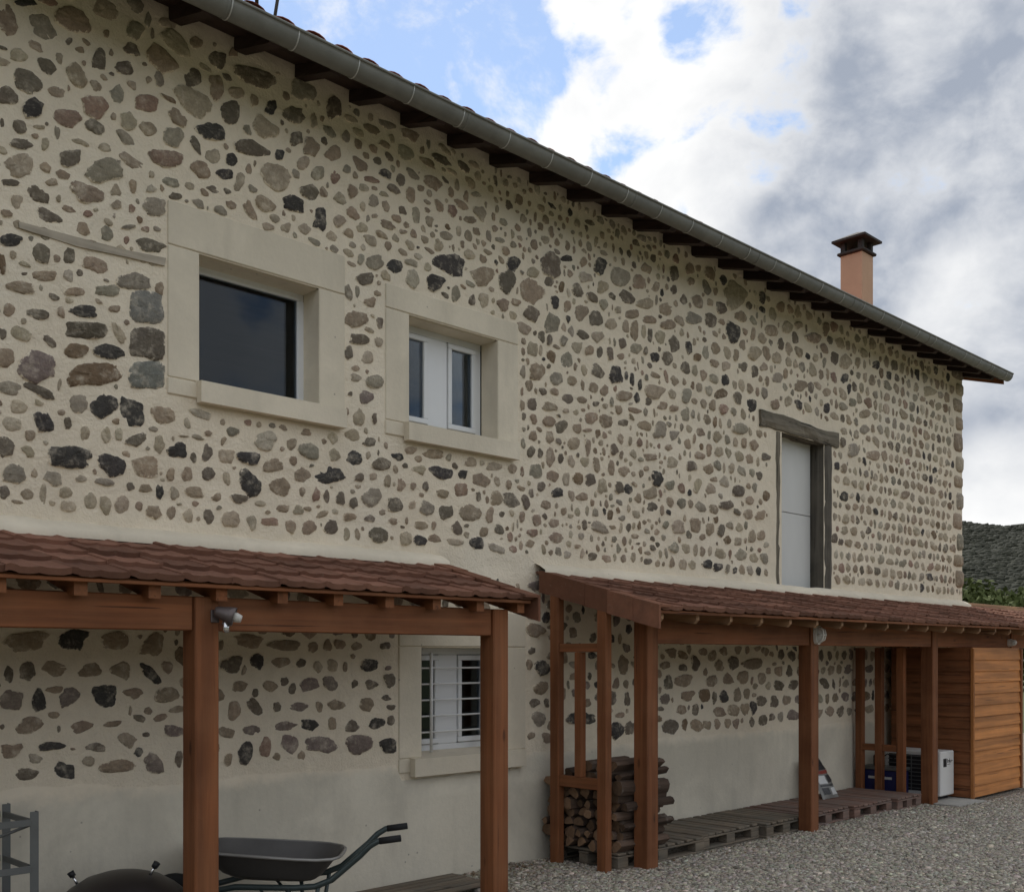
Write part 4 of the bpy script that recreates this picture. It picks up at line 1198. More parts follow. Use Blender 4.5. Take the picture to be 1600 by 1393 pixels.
# ------------------------------------------------------------------ mortar fillets over the lean-to roofs
def fillet(x0, x1, zt, zb, proj):
    vs, fs = [], []
    n_ = int((x1 - x0) / .08)
    for i in range(n_ + 1):
        x = x0 + (x1 - x0) * i / n_
        d = .012 * fbm(x * 2.5, 6.1)
        vs += [(x, YW + .02, zt + d), (x, YW - .022, zt - .006 + d), (x, YW - proj * .55, (zt + zb) / 2 + .004 + d * .5), (x, YW - proj, zb), (x, YW - proj, zb - .04)]
    for i in range(n_):
        for j in range(4):
            k = i * 5 + j
            fs.append((k, k + 1, k + 6, k + 5))
    return MB().add(vs, fs)
fillet(XL, 5.40, 2.540, 2.472, .13).obj('mortar_fillet', M['cast'], house, True)
fillet(6.47, XR, 2.540, 2.472, .13).obj('mortar_fillet', M['cast'], house, True)

# ------------------------------------------------------------------ tiled lean-to roofs
def wave_tile(L, th=.034):
    """interlocking tile: flat pan and one roll, real thickness"""
    prof = [(.0, .009), (.018, .015), (.042, .011), (.062, .002), (.11, .0), (.135, .003), (.155, .007), (.175, .003), (.20, .0), (.262, .0), (.285, .004), (.305, .009)]
    vs, fs = [], []
    n_ = len(prof)
    for (y, lift) in ((0, .0), (L, .0)):
        for d in (0, th):
            for (x, z) in prof:
                vs.append((x, y + (.006 if (d and y == 0) else 0), z - d * (1.0 if y == 0 else .5)))
    for k in range(n_ - 1):
        fs += [(k, k + 1, 2 * n_ + k + 1, 2 * n_ + k), (n_ + k + 1, n_ + k, 3 * n_ + k, 3 * n_ + k + 1), (k + 1, k, n_ + k, n_ + k + 1)]
    fs += [(0, 2 * n_, 3 * n_, n_), (n_ - 1, 2 * n_ - 1, 4 * n_ - 1, 3 * n_ - 1)]
    return MB().add(vs, fs)

def tiled_roof(thing_, x0, x1, yT, zT, yE, zE_, courses, seed):
    rr = random.Random(seed)
    sl = math.atan2(zT - zE_, yT - yE)
    Lt = math.hypot(yT - yE, zT - zE_) / courses
    deck = MB().prism([(yE + .05, zE_ - .045 + .05 * math.tan(sl)), (yE + .05, zE_ - .022 + .05 * math.tan(sl)), (yT, zT - .022), (yT, zT - .045)], 0, x0 + .01, x1 - .01).obj('roof', M['wood_x'], thing_)
    me = wave_tile(Lt + .075).mesh('roof_tile')
    me.materials.append(M['tile'])
    n_ = int((x1 - x0 - .02) / .29)
    st = (x1 - x0 - .02) / n_
    tilt = sl - .085
    for c_ in range(courses):
        y0 = yE + c_ * Lt * math.cos(sl)
        zz0 = zE_ + c_ * Lt * math.sin(sl) + .018
        for i in range(n_):
            o = link('roof_tile', me, deck, (x0 + .01 + i * st, y0 + rr.uniform(-.008, .008), zz0 + rr.uniform(-.005, .007)), (tilt + rr.uniform(-.010, .010), rr.uniform(-.010, .010), rr.uniform(-.010, .010)))
            o.scale = (st / .293, 1, 1)
    return deck, sl

def verge(thing_, x, side, yT, zT, yE, zE_, n_, drop):
    for i in range(n_):
        y0 = yE - .015 + (yT - yE + .015) * i / n_ - .006
        y1 = yE - .015 + (yT - yE + .015) * (i + 1) / n_
        f = lambda y: zE_ + (zT - zE_) * (y - yE) / (yT - yE) + .022 + (.006 if y == y0 else 0)
        m_ = MB()
        a, b = (x - .022, x) if side < 0 else (x, x + .022)
        wob = .007 * (i % 2)
        m_.prism([(y0, f(y0) - drop), (y1, f(y1) - drop), (y1, f(y1)), (y0, f(y0))], 0, a - wob, b)
        a2, b2 = (x + .001, x + .13) if side < 0 else (x - .13, x - .001)
        m_.prism([(y0, f(y0) - .018), (y1, f(y1) - .018), (y1, f(y1)), (y0, f(y0))], 0, a2, b2)
        m_.obj('verge_tile', M['verge'], thing_)

# ---- near carport
cpt = thing('timber_carport', (2.8, 5.4, 0), 'reddish timber carport with tiled lean-to roof, nearest on the left', 'carport')
YP0, YP1 = 5.32, 5.465
PW = .145
LX1 = 5.37
L_yE, L_zE, L_yT, L_zT = 5.20, 2.152, 6.20, 2.44
for x in (.55, P(305, 1000, YP0).x, P(771.6, 1000, YP0).x):
    B('post', (x, x + PW, YP0, YP1, 0, 2.071), M['wood_z'], cpt, .007)
xp1 = P(305, 1000, YP0).x
xp2 = P(771.6, 1000, YP0).x
# beam in two lengths, let in between the posts
for (a, b) in ((-.9, .549), (.55 + PW + .001, xp1 - .001), (xp1 + PW + .001, xp2 - .001)):
    B('beam', (a, b, YP0 + .022, YP1 - .01, 1.885, 2.072), M['wood_x'], cpt, .006)
lr, lsl = tiled_roof(cpt, -.9, LX1, L_yT, L_zT, L_yE, L_zE, 4, 5)
xr = P(117, 915, 5.25).x
for k in range(-6, 12):
    x = xr + k * .3885
    if x > LX1 - .05: break
    if x < -.9: continue
    g = (L_zT - L_zE) / (L_yT - L_yE)
    zr = lambda y: L_zE - .047 + g * (y - L_yE)
    MB().prism([(L_yE + .06, zr(L_yE + .06) - .075), (L_yE + .06, zr(L_yE + .06)), (YW - .03, zr(YW - .03)), (YW - .03, zr(YW - .03) - .085), (L_yE + .12, zr(L_yE + .12) - .085)], 0, x, x + .068).obj('rafter', M['wood_y'], cpt)
B('fascia', (-.9, LX1 - .03, L_yE + .022, L_yE + .045, L_zE - .038, L_zE - .018), M['wood_x'], cpt, .003)
verge(cpt, LX1, 1, L_yT, L_zT, L_yE, L_zE, 4, .185)

# ---- long lean-to
lt_ = thing('timber_lean_to', (10, 5.4, 0), 'long timber lean-to with tiled roof along the right of the house', 'lean-to')
RX0, RX1 = 6.48, 18.2
R_yE, R_zE, R_yT, R_zT = 4.97, 2.115, 6.22, 2.445
xps = [P(1011.7, 1100, YP0).x, P(1267.8, 1100, YP0).x, P(1457.5, 1100, YP0).x, 14.56, 17.6]
for x in xps:
    B('post', (x, x + PW, YP0, YP1, 0, 2.062), M['wood_z'], lt_, .007)
for (a, b) in zip([x + PW for x in xps], xps[1:] + [RX1 - .05]):
    if b - a > .05:
        B('beam', (a + .001, b - .001, YP0 + .02, YP1 - .01, 1.845, 2.060), M['wood_x'], lt_, .006)
rr_deck, rsl = tiled_roof(lt_, RX0, RX1, R_yT, R_zT, R_yE, R_zE, 5, 9)
xr = P(1085, 960, 5.05).x
g2 = (R_zT - R_zE) / (R_yT - R_yE)
for k in range(-4, 24):
    x = xr + k * .475
    if x < RX0 + .06: continue
    if x > RX1 - .1: break
    zr = lambda y: R_zE - .047 + g2 * (y - R_yE)
    y0 = R_yE + .06
    MB().prism([(y0, zr(y0) - .050), (y0, zr(y0)), (YW - .03, zr(YW - .03)), (YW - .03, zr(YW - .03) - .116), (y0 + .30, zr(y0 + .30) - .116), (y0 + .03, zr(y0) - .080)], 0, x, x + .04).obj('rafter', M['pale_y'], lt_)
B('fascia', (RX0 + .02, RX1, R_yE + .022, R_yE + .045, R_zE - .042, R_zE - .018), M['wood_x'], lt_, .003)
verge(lt_, RX0, -1, R_yT, R_zT, R_yE, R_zE, 5, .185)
verge(lt_, RX1, 1, R_yT, R_zT, R_yE, R_zE, 4, .19)
B('ridge_board', (XR + .08, RX1, R_yT + .002, R_yT + .03, R_zT - .12, R_zT + .06), M['pale_x'], lt_, .003)
# side screens of uprights and rails
def screen(xa, xb, ys, half, rails, slat, ztop):
    sc_ = thing_part('side_screen', lt_)
    for y in ys:
        B('upright', (xa, xb, y - half, y + half, 0, ztop(y)), M['wood_z'], sc_, .005)
    for (z0_, z1_) in rails:
        for a, b in zip(ys[:-1], ys[1:]):
            lo, hi = min(a, b) + half + .001, max(a, b) - half - .001
            B('rail', (xa + .01, xb - .01, lo, hi, z0_, z1_), M['wood_y'], sc_, .004)
    for (y, z0_, z1_) in slat:
        B('slat', (xa + .005, xb - .005, y - half * .75, y + half * .75, z0_, z1_), M['wood_z'], sc_, .004)
zt_fn = lambda y: R_zE - .05 + g2 * (y - R_yE) - .004
screen(6.46, 6.535, [6.05, 5.53], .048, [(1.775, 1.845), (.66, .75)], [(5.79, .751, 1.774)], zt_fn)
screen(12.03, 12.11, [6.19, 5.94, 5.67], .045, [(.60, .68)], [], lambda y: 1.84)

# ------------------------------------------------------------------ shed
shx0, shx1, shy0, shy1, shz = 12.87, 14.44, 5.15, 6.18, 1.83
sh = thing('plank_shed', (13.6, 5.6, 0), 'orange-brown shed clad in horizontal boards under the far end of the lean-to', 'shed')
B('core', (shx0 + .03, shx1 - .03, shy0 + .03, shy1, .03, shz - .01), M['shed_x'], sh)
nb = 13
bh = (shz - .03) / nb
for k in range(nb):
    z0_ = .03 + k * bh
    MB().prism([(shy0 + .0, z0_ + .003), (shy0 + .03, z0_ + .003), (shy0 + .03, z0_ + bh + .012), (shy0 + .018, z0_ + bh + .012)], 0, shx0 + .028, shx1 - .04).obj('board', M['shed_x'], sh)
    MB().prism([(shx0 + .0, z0_ + .003), (shx0 + .03, z0_ + .003), (shx0 + .03, z0_ + bh + .012), (shx0 + .018, z0_ + bh + .012)], 1, shy0 + .028, shy1).obj('board', M['wood_y'], sh)  # side boards in the darker post stain, shade put into their colour
B('corner_post', (shx0 - .012, shx0 + .027, shy0 - .012, shy0 + .027, .02, shz), M['shed_z'], sh, .003)
B('corner_post', (shx1 - .039, shx1 + .01, shy0 - .012, shy0 + .03, .02, shz), M['wood_z'], sh, .003)

# ------------------------------------------------------------------ heat pump
hp = thing('heat_pump', (12.6, 5.7, 0), 'white heat pump unit with dark grille beside the plank shed', 'heat pump')
hx0, hx1, hy0, hy1 = 12.42, 12.80, 5.35, 6.05
B('casing', (hx0, hx1, hy0, hy1, .07, .60), M['acwhite'], hp, .012)
B('foot', (hx0 + .03, hx1 - .03, hy0 + .06, hy0 + .12, .024, .069), M['black'], hp)
B('foot', (hx0 + .03, hx1 - .03, hy1 - .12, hy1 - .06, .024, .069), M['black'], hp)
B('grille_recess', (hx0 - .004, hx0 + .01, hy0 + .22, hy1 - .06, .12, .55), M['black'], hp, .002)
for k in range(9):
    z = .145 + k * .048
    B('grille_slat', (hx0 - .012, hx0 - .0042, hy0 + .21, hy1 - .05, z, z + .011), M['rack'], hp, .002)
for y in (hy0 + .345, hy0 + .47):
    B('grille_slat', (hx0 - .0165, hx0 - .0122, y, y + .012, .12, .55), M['rack'], hp, .001)
lg = MB()
lg.box(hx0 + .075, hx0 + .165, hy0 - .003, hy0 + .002, .415, .515, c=.001)
lg.obj('emblem', M['black'], hp)
wd = MB()
for (a, b, z0_, z1_) in ((.185, .195, .462, .510), (.203, .213, .462, .492), (.213, .222, .486, .492), (.230, .240, .462, .492), (.248, .256, .462, .510), (.262, .282, .462, .469), (.262, .269, .469, .492), (.29, .298, .462, .492), (.305, .335, .478, .486), (.185, .27, .440, .446)):
    wd.box(hx0 + a, hx0 + b, hy0 - .002, hy0 + .002, z0_, z1_, c=0)
wd.obj('lettering', M['black'], hp)

tag(MB().prism([(12.15, 5.02), (12.84, 4.98), (12.86, 5.42), (12.86, 6.2), (12.32, 6.2), (12.32, 5.5), (12.14, 5.30)], 2, -.05, .024).obj('concrete_pad', M['concrete']), kind='structure')

# ------------------------------------------------------------------ navy crate with odds and ends
cr_ = thing('storage_crate', (12.26, 6.0, 0), 'dark navy plastic crate with grey lid behind the far timber screen', 'crate')
B('body', (12.14, 12.38, 5.72, 6.22, .005, .36), M['navy'], cr_, .012)
B('lid', (12.125, 12.395, 5.705, 6.235, .361, .40), M['rack'], cr_, .01)
B('label_strip', (12.136, 12.1399, 5.82, 6.12, .255, .285), M['sack_white'], cr_, .001)
B('clasp', (12.11, 12.1245, 5.93, 6.0, .33, .385), M['acwhite'], cr_, .003)
pu = thing('pump', (12.25, 6.0, .401), 'small dark pump with a drooping cable on the navy crate', 'pump')
MB().lathe([(.05, 0), (.055, .02), (.055, .12), (.03, .15), (.01, .155)], (12.25, 6.05, .402), 14).obj('body', M['black'], pu, True)
MB().tube([(12.25, 6.0, .50), (12.2, 5.9, .56), (12.17, 5.8, .50), (12.15, 5.72, .45), (12.13, 5.68, .46)], .007, 6).obj('cable', M['rubber'], pu, True)

# ------------------------------------------------------------------ pallets
def pallet(x0, x1, y0, y1, pal, label, along='y', z0=0.0, nslat=8, seed=0):
    rr = random.Random(seed)
    t = thing('pallet', ((x0 + x1) / 2, (y0 + y1) / 2, z0), label, 'pallet', 'wooden pallets laid along the wall')
    ms, mc = M[pal + '_' + along], M[pal + ('_x' if along == 'y' else '_y')]
    def bb(name, u0, u1, v0, v1, za, zb, m_, c=.004):
        if along == 'y':
            return B(name, (x0 + u0, x0 + u1, y0 + v0, y0 + v1, z0 + za, z0 + zb), m_, t, c)
        return B(name, (x0 + v0, x0 + v1, y0 + u0, y0 + u1, z0 + za, z0 + zb), m_, t, c)
    U, V = ((x1 - x0, y1 - y0) if along == 'y' else (y1 - y0, x1 - x0))
    pitch = U / nslat
    for k in range(nslat):
        w = pitch * rr.uniform(.72, .88)
        e = rr.uniform(0, .012)
        d = rr.uniform(-.004, .003)
        bb('slat', k * pitch + e, k * pitch + e + w, rr.uniform(0, .012), V - rr.uniform(0, .012), .122 + d, .142 + d, ms)
    for v in (0.0, V / 2 - .05, V - .1):
        bb('bearer', .0, U, v + .003, v + .097, .1, .117, mc)
        for u in (0.004, U / 2 - .065, U - .134):
            bb('block', u, u + .13, v + .004, v + .094, .0225, .0995, mc)
        bb('bottom_board', .0, U, v + .002, v + .098, .003, .022, mc)
    return t
PY0, PY1 = 5.47, 6.24
pallet(6.60, 7.80, PY0, PY1, 'pallet', 'grey pallet under the stacked firewood', nslat=9, seed=1)
pallet(7.83, 8.78, PY0 + .06, PY1, 'pallet', 'weathered grey pallet next to the firewood pallet', nslat=8, seed=2)
pallet(8.81, 9.55, PY0, PY1, 'pallet', 'weathered grey pallet just left of the lamp post', nslat=7, seed=3)
pallet(9.58, 10.46, PY0 + .01, PY1, 'redpallet', 'reddish pallet just behind the lamp post', nslat=8, seed=4)
pallet(10.49, 11.36, PY0 - .03, PY1, 'redpallet', 'reddish pallet with the printed bag standing on it', nslat=8, seed=5)
pallet(11.39, 12.00, PY0 - .08, PY1, 'redpallet', 'reddish pallet farthest along, beside the timber screen', nslat=6, seed=6)
db = thing('duckboard', (4.95, 6.0, 0), 'low grey slatted duckboard on the ground under the barred window', 'duckboard')
for k in range(5):
    B('slat', (4.50 + .02 * (k % 2), 5.46, 5.74 + k * .098, 5.81 + k * .098, .031, .050), M['pallet_x'], db, .003)
for x in (4.6, 4.98, 5.36):
    B('bearer', (x, x + .06, 5.73, 6.21, .003, .030), M['pallet_y'], db, .003)

# ------------------------------------------------------------------ firewood
def log_mesh(seed):
    rr = random.Random(seed)
    n_ = 9
    r = rr.uniform(.036, .062)
    kind = rr.random()
    ang = []
    for k in range(n_):
        a = 2 * math.pi * k / n_
        q = r * rr.uniform(.88, 1.1)
        y, z = q * math.cos(a), q * math.sin(a)
        if kind < .4: z = max(z, -r * .25)
        elif kind < .7: y = min(y, r * .35); z = max(z, -r * .45)
        ang.append((y, z))
    L = rr.uniform(.56, .66)
    vs, fs, mi = [], [], []
    for i, x in enumerate((0, L * .5, L)):
        wy, wz = rr.uniform(-.008, .008), rr.uniform(-.008, .008)
        for (y, z) in ang:
            vs.append((x + (rr.uniform(-.006, .006) if i != 1 else 0), y + wy, z + wz))
    m_ = MB()
    side = []
    for i in range(2):
        for k in range(n_):
            k2 = (k + 1) % n_
            side.append((i * n_ + k, i * n_ + k2, (i + 1) * n_ + k2, (i + 1) * n_ + k))
    m_.add(vs, side, 0)
    m_.f += [tuple(range(n_))[::-1], tuple(range(2 * n_, 3 * n_))]
    m_.mi += [1, 1]
    me = m_.mesh('firewood_log')
    me.materials.append(M['bark']); me.materials.append(M['cut'])
    return me, r
logs = [log_mesh(100 + k) for k in range(12)]
rr = random.Random(77)
zrow = .145
row = 0
while zrow < .86:
    y = 5.42 + (.05 if row % 2 else .0) + rr.uniform(0, .02)
    while y < 6.20:
        me, r = rr.choice(logs)
        top = .76 + .06 * math.sin(y * 7) - .05 * max(0, (y - 5.95) * 3)
        if zrow < top:
            o = link('firewood_log', me, None, (6.565 + rr.uniform(-.02, .07) - (.05 if y > 6.08 else 0) + (.05 if y < 5.56 else 0), y + r, zrow + .042), (rr.uniform(-1.2, 1.2), rr.uniform(-.03, .03), rr.uniform(-.07, .07)))
            tag(o, 'split firewood log in the stack behind the near timber screen', 'firewood log', 'stacked firewood logs')
        y += 2 * r * .94
    zrow += .080
    row += 1
# ------------------------------------------------------------------ printed bag leaning on the wall
bag = thing('printed_bag', (10.8, 6.0, .142), 'plump black and white printed bag leaning on the wall on a pallet', 'bag')
def bag_surface(u, v, off):
    # u across (0..1), v up (0..1); pillow shape leaning back
    x = 10.70 + .36 * u + .012 * fbm(v * 3, u * 2)
    bul = math.sin(math.pi * min(max(u, 0), 1)) ** .6 * math.sin(math.pi * min(max(v, 0), 1)) ** .5
    y = 5.93 + .25 * v - (.055 * bul + .012 * fbm(u * 4, v * 5, 3)) * off
    z = .146 + .47 * v - .10 * v * v * .5
    return (x, y, z)
def bag_patch(name, u0, u1, v0, v1, off, mat, push=0.0, parent=bag):
    n_ = 10
    vs, fs = [], []
    for i in range(n_ + 1):
        for j in range(n_ + 1):
            p = bag_surface(u0 + (u1 - u0) * i / n_, v0 + (v1 - v0) * j / n_, off)
            vs.append((p[0], p[1] - push, p[2] + push * .4))
    for i in range(n_):
        for j in range(n_):
            k = i * (n_ + 1) + j
            fs.append((k, k + n_ + 1, k + n_ + 2, k + 1))
    return vs, fs
bm_ = MB()
a_, f_ = bag_patch('f', 0, 1, 0, 1, 1, None); bm_.add(a_, f_)
a_, f_ = bag_patch('b', 0, 1, 0, 1, -1, None); bm_.add(a_, [t_[::-1] for t_ in f_])
bm_.obj('film', M['sack'], bag, True)
for (u0, u1, v0, v1, m_) in ((.06, .94, .70, .96, 'sack_dark'), (.06, .94, .60, .685, 'sack_red'), (.10, .50, .36, .56, 'sack_white'), (.56, .92, .38, .56, 'sack_dark'), (.10, .9, .29, .335, 'sack_dark'), (.12, .45, .10, .26, 'sack_dark'), (.52, .9, .08, .25, 'sack_white')):
    a_, f_ = bag_patch('p', u0, u1, v0, v1, 1, None, .003)
    MB().add(a_, f_).obj('printed_panel', M[m_], bag, True)

# ------------------------------------------------------------------ lamps on the posts
q = P(346, 955, YP0)
sl_ = thing('spot_lamp', (xp1 + PW, YP0, q.z), 'aluminium spot lamp with flared hood at the top of the near post', 'lamp')
ax = Vector((.72, -.50, -.28)).normalized()
c0 = Vector((xp1 + PW - .02, YP0 - .045, 1.985))
MB().lathe([(.022, 0), (.028, .01), (.036, .04), (.048, .08), (.054, .110), (.047, .108), (.025, .05)], c0 - ax * .03, 18, axis=ax).obj('hood', M['lampgrey'], sl_, True)
MB().lathe([(.022, 0), (.028, .03), (.020, .06)], c0 + ax * .06, 12, axis=ax).obj('bulb', M['lampwhite'], sl_, True)
MB().tube([(xp1 + PW - .03, YP0 - .001, 1.965), (xp1 + PW - .03, YP0 - .04, 1.965), c0], .012, 8).obj('arm', M['lampgrey'], sl_, True)
MB().box(xp1 + PW - .055, xp1 + PW - .005, YP0 - .012, YP0 - .0005, 1.93, 2.0, c=.004).obj('base_plate', M['lampgrey'], sl_)
MB().lathe([(.018, 0), (.020, .02), (.020, .055), (.012, .065)], (xp1 + PW + .012, YP0 - .05, 1.875), 12).obj('sensor', M['chrome'], sl_, True)

def oval_lamp(x, y, z, w, h, label):
    t = thing('bulkhead_lamp', (x, y, z), label, 'lamp', 'oval bulkhead lamps')
    def oval(rw, rh, n_=20): return [(x + rw * math.copysign(abs(math.cos(2 * math.pi * k / n_)) ** .8, math.cos(2 * math.pi * k / n_)), z + rh * math.copysign(abs(math.sin(2 * math.pi * k / n_)) ** .8, math.sin(2 * math.pi * k / n_))) for k in range(n_)]
    MB().prism(oval(w / 2, h / 2), 1, y - .035, y - .0005).obj('base', M['cage'], t)
    m_ = MB()
    vs, fs = [], []
    n_ = 20
    for j in range(6):
        a = j / 5 * math.pi / 2
        for (px2, pz2) in oval(w / 2 * .82 * math.cos(a) + .001, h / 2 * .86 * math.cos(a) + .001):
            vs.append((px2, y - .036 - .055 * math.sin(a), pz2))
    for j in range(5):
        for k in range(n_):
            k2 = (k + 1) % n_
            fs.append((j * n_ + k, (j + 1) * n_ + k, (j + 1) * n_ + k2, j * n_ + k2))
    m_.add(vs, fs).obj('diffuser', M['lampwhite'], t, True)
    for s_ in (-.3, .3):
        MB().tube([(x + s_ * w * .9, y - .03, z - h * .43), (x + s_ * w * .8, y - .085, z - h * .25), (x + s_ * w * .8, y - .097, z), (x + s_ * w * .8, y - .085, z + h * .25), (x + s_ * w * .9, y - .03, z + h * .43)], .006, 6).obj('guard', M['cage'], t, True)
    MB().tube([(x - w * .46, y - .05, z), (x - w * .25, y - .095, z), (x + w * .25, y - .095, z), (x + w * .46, y - .05, z)], .006, 6).obj('guard', M['cage'], t, True)
    return t
oval_lamp(xps[1] + .085, YP0, 1.95, .105, .19, 'oval white bulkhead lamp on the post beside the reddish pallets')
oval_lamp(14.50, YP0 + .02, 1.915, .09, .10, 'small round white lamp on the beam above the plank shed')

# ------------------------------------------------------------------ wheelbarrow
WO = Vector((3.60, 5.69, 0))
wd_, wn_ = Vector((.72, -.69, 0)).normalized(), Vector((.69, .72, 0)).normalized()
def WB(x, y, z): return WO + wd_ * x + wn_ * y + Vector((0, 0, z))
wb = thing('wheelbarrow', WO, 'galvanised wheelbarrow with dark teal frame behind the near post', 'wheelbarrow')
def tray_ring(x0, x1, w, z0, z1, n_=28, p=4.0):
    out = []
    for k in range(n_):
        t = 2 * math.pi * k / n_
        c_, s_ = math.cos(t), math.sin(t)
        r_ = (abs(c_) ** p + abs(s_) ** p) ** (-1 / p)
        u = (c_ * r_ + 1) / 2
        fw = w * (.80 + .20 * u)
        out.append((x0 + (x1 - x0) * u, s_ * r_ * fw, z0 + (z1 - z0) * u))
    return out
rings = [tray_ring(-.28, .22, .17, .385, .372), tray_ring(-.36, .26, .22, .425, .40), tray_ring(-.52, .36, .30, .575, .518), tray_ring(-.535, .375, .312, .582, .525), tray_ring(-.54, .38, .317, .567, .511)]
inner = [[(x * .985 if False else x, y * .985, z + .004) for x, y, z in r] for r in rings[:3]]
vs, fs = [], []
n_ = 28
for r_ in rings + inner[::-1]:
    vs += [WB(*p) for p in r_]
seq = [0, 1, 2, 3, 4]
for a, b in ((0, 1), (1, 2), (2, 3), (3, 4), (5, 6), (6, 7)):
    for k in range(n_):
        k2 = (k + 1) % n_
        fs.append((a * n_ + k, a * n_ + k2, b * n_ + k2, b * n_ + k))
fs.append(tuple(range(7 * n_, 8 * n_)))
fs.append(tuple(range(n_))[::-1])
MB().add(vs, fs).obj('tray', M['tray'], wb, True)
MB().tube([WB(*p) for p in tray_ring(-.54, .38, .317, .575, .519)] + [WB(*tray_ring(-.54, .38, .317, .575, .519)[0])], .010, 8).obj('tray_rim', M['tray_rim'], wb, True)
for s_ in (-1, 1):
    pth = [WB(-.66, s_ * .07, .20), WB(-.45, s_ * .12, .30), WB(-.25, s_ * .17, .345), WB(.12, s_ * .20, .345), WB(.24, s_ * .21, .355), WB(.34, s_ * .215, .395), WB(.51, s_ * .22, .54), WB(.57, s_ * .225, .60), WB(.62, s_ * .228, .63), WB(.75, s_ * .23, .648)]
    MB().tube(pth, .019, 10).obj('frame_tube', M['teal'], wb, True)
    MB().tube([WB(.63, s_ * .2285, .632), WB(.76, s_ * .23, .649)], .021, 10).obj('grip', M['rubber'], wb, True)
    MB().tube([WB(.08, s_ * .20, .34), WB(.10, s_ * .22, .02), WB(.20, s_ * .22, .012), WB(.26, s_ * .21, .35)], .013, 8).obj('leg', M['teal'], wb, True)
    MB().tube([WB(-.10, s_ * .19, .34), WB(.09, s_ * .21, .12)], .009, 6).obj('brace', M['teal'], wb, True)
wc = WB(-.66, 0, .20)
wh = thing_part('wheel', wb)
tor_v, tor_f = [], []
for i in range(28):
    a = 2 * math.pi * i / 28
    for j in range(10):
        b = 2 * math.pi * j / 10
        rr2 = .155 + .042 * math.cos(b)
        p_ = wc + wd_ * (rr2 * math.cos(a)) + Vector((0, 0, 1)) * (rr2 * math.sin(a)) + wn_ * (.042 * math.sin(b))
        tor_v.append(p_)
for i in range(28):
    for j in range(10):
        i2, j2 = (i + 1) % 28, (j + 1) % 10
        tor_f.append((i * 10 + j, i2 * 10 + j, i2 * 10 + j2, i * 10 + j2))
MB().add(tor_v, tor_f).obj('tyre', M['rubber'], wh, True)
MB().lathe([(.02, -.045), (.03, -.03), (.12, -.02), (.125, 0), (.12, .02), (.03, .03), (.02, .045)], wc, 20, axis=wn_).obj('rim', M['rack'], wh, True)

# ------------------------------------------------------------------ kettle barbecue
bc = P(193, 1360, 5.72)
bq = thing('kettle_barbecue', (bc.x, bc.y, 0), 'dark round barbecue with chrome clips in front of the plastered wall', 'barbecue')
zt = bc.z
prof = [(.46, -.34), (.46, -.30), (.435, -.24), (.36, -.155), (.28, -.085), (.20, -.035), (.11, -.008), (.04, .0), (.004, .001)]
MB().lathe([(r_, zt + h_) for r_, h_ in prof], (bc.x, bc.y, 0), 40).obj('lid', M['black_enamel'], bq, True)
MB().lathe([(.10, zt - .56), (.28, zt - .54), (.42, zt - .44), (.465, zt - .36), (.465, zt - .345), (.44, zt - .345)], (bc.x, bc.y, 0), 40).obj('bowl', M['black_enamel'], bq, True)
for k in range(3):
    a = 2 * math.pi * k / 3 + .4
    MB().tube([(bc.x + .25 * math.cos(a), bc.y + .25 * math.sin(a), max(.05, zt - .52)), (bc.x + .38 * math.cos(a), bc.y + .38 * math.sin(a), 0.0)], .014, 8).obj('leg', M['rack'], bq, True)
rt = Vector((CT, -ST, 0))
for s_, rad in ((-1, .255), (1, .145)):
    c1 = Vector((bc.x, bc.y, 0)) + rt * (s_ * rad)
    hz = zt - (.070 if s_ < 0 else .018)
    d_ = (rt * s_ * .55 + Vector((0, 0, .83))).normalized()
    cl = thing_part('lid_clip', bq)
    MB().tube([c1 + Vector((0, 0, hz - .01)), c1 + Vector((0, 0, hz)) + d_ * .05], .0085, 8).obj('stem', M['chrome'], cl, True)
    e_ = c1 + Vector((0, 0, hz)) + d_ * .05
    MB().tube([e_ - d_ * .004, e_ + d_ * .028], [.017, .02], 10).obj('knob', M['black'], cl, True)

# ------------------------------------------------------------------ metal rack at the left
rk = thing('metal_rack', (1.9, 5.9, 0), 'grey steel rack cut off by the left edge', 'rack')
u = P(47, 1268, 5.75)
ux, uz = u.x, u.z
def angle_post(x, y, z1, sx):
    m_ = MB()
    m_.box(x, x + .045, y, y + .004, 0, z1, c=.001)
    m_.box(x + (.041 if sx > 0 else 0), x + (.045 if sx > 0 else .004), y + .0045, y + .045, 0, z1, c=.001)
    return m_
for (x, y, s_) in ((ux, 5.75, 1), (ux, 6.16, 1), (ux - 1.1, 5.75, -1), (ux - 1.1, 6.16, -1)):
    angle_post(x, y, uz, s_).obj('upright', M['rack'], rk)
for z in (uz - .055, uz - .30, uz - .62):
    B('shelf_rail', (ux - 1.05, ux - .001, 5.735, 5.749, z - .018, z + .018), M['rack'], rk, .002)
    B('shelf_rail', (ux - 1.05, ux - .001, 6.185, 6.199, z - .018, z + .018), M['rack'], rk, .002)
    B('side_rail', (ux + .004, ux + .018, 5.80, 6.158, z - .016, z + .016), M['rack'], rk, .002)
B('shelf', (ux - 1.05, ux - .002, 5.76, 6.155, uz - .616, uz - .602), M['rack'], rk, .002)
MB().tube([(ux + .02, 5.78, uz - .07), (ux - .5, 6.16, uz - .32)], .008, 6).obj('brace', M['rack'], rk, True)
sk = MB()
vs, fs = [], []
for j in range(7):
    t = j / 6
    for k in range(14):
        a = 2 * math.pi * k / 14
        r_ = math.sin(math.pi * (.12 + .80 * t)) ** .6 * (1 + .12 * fbm(math.cos(a) * 2, math.sin(a) * 2, t * 3))
        vs.append((ux - .25 + .16 * r_ * math.cos(a), 5.95 + .13 * r_ * math.sin(a), uz - .601 + .2 * t))
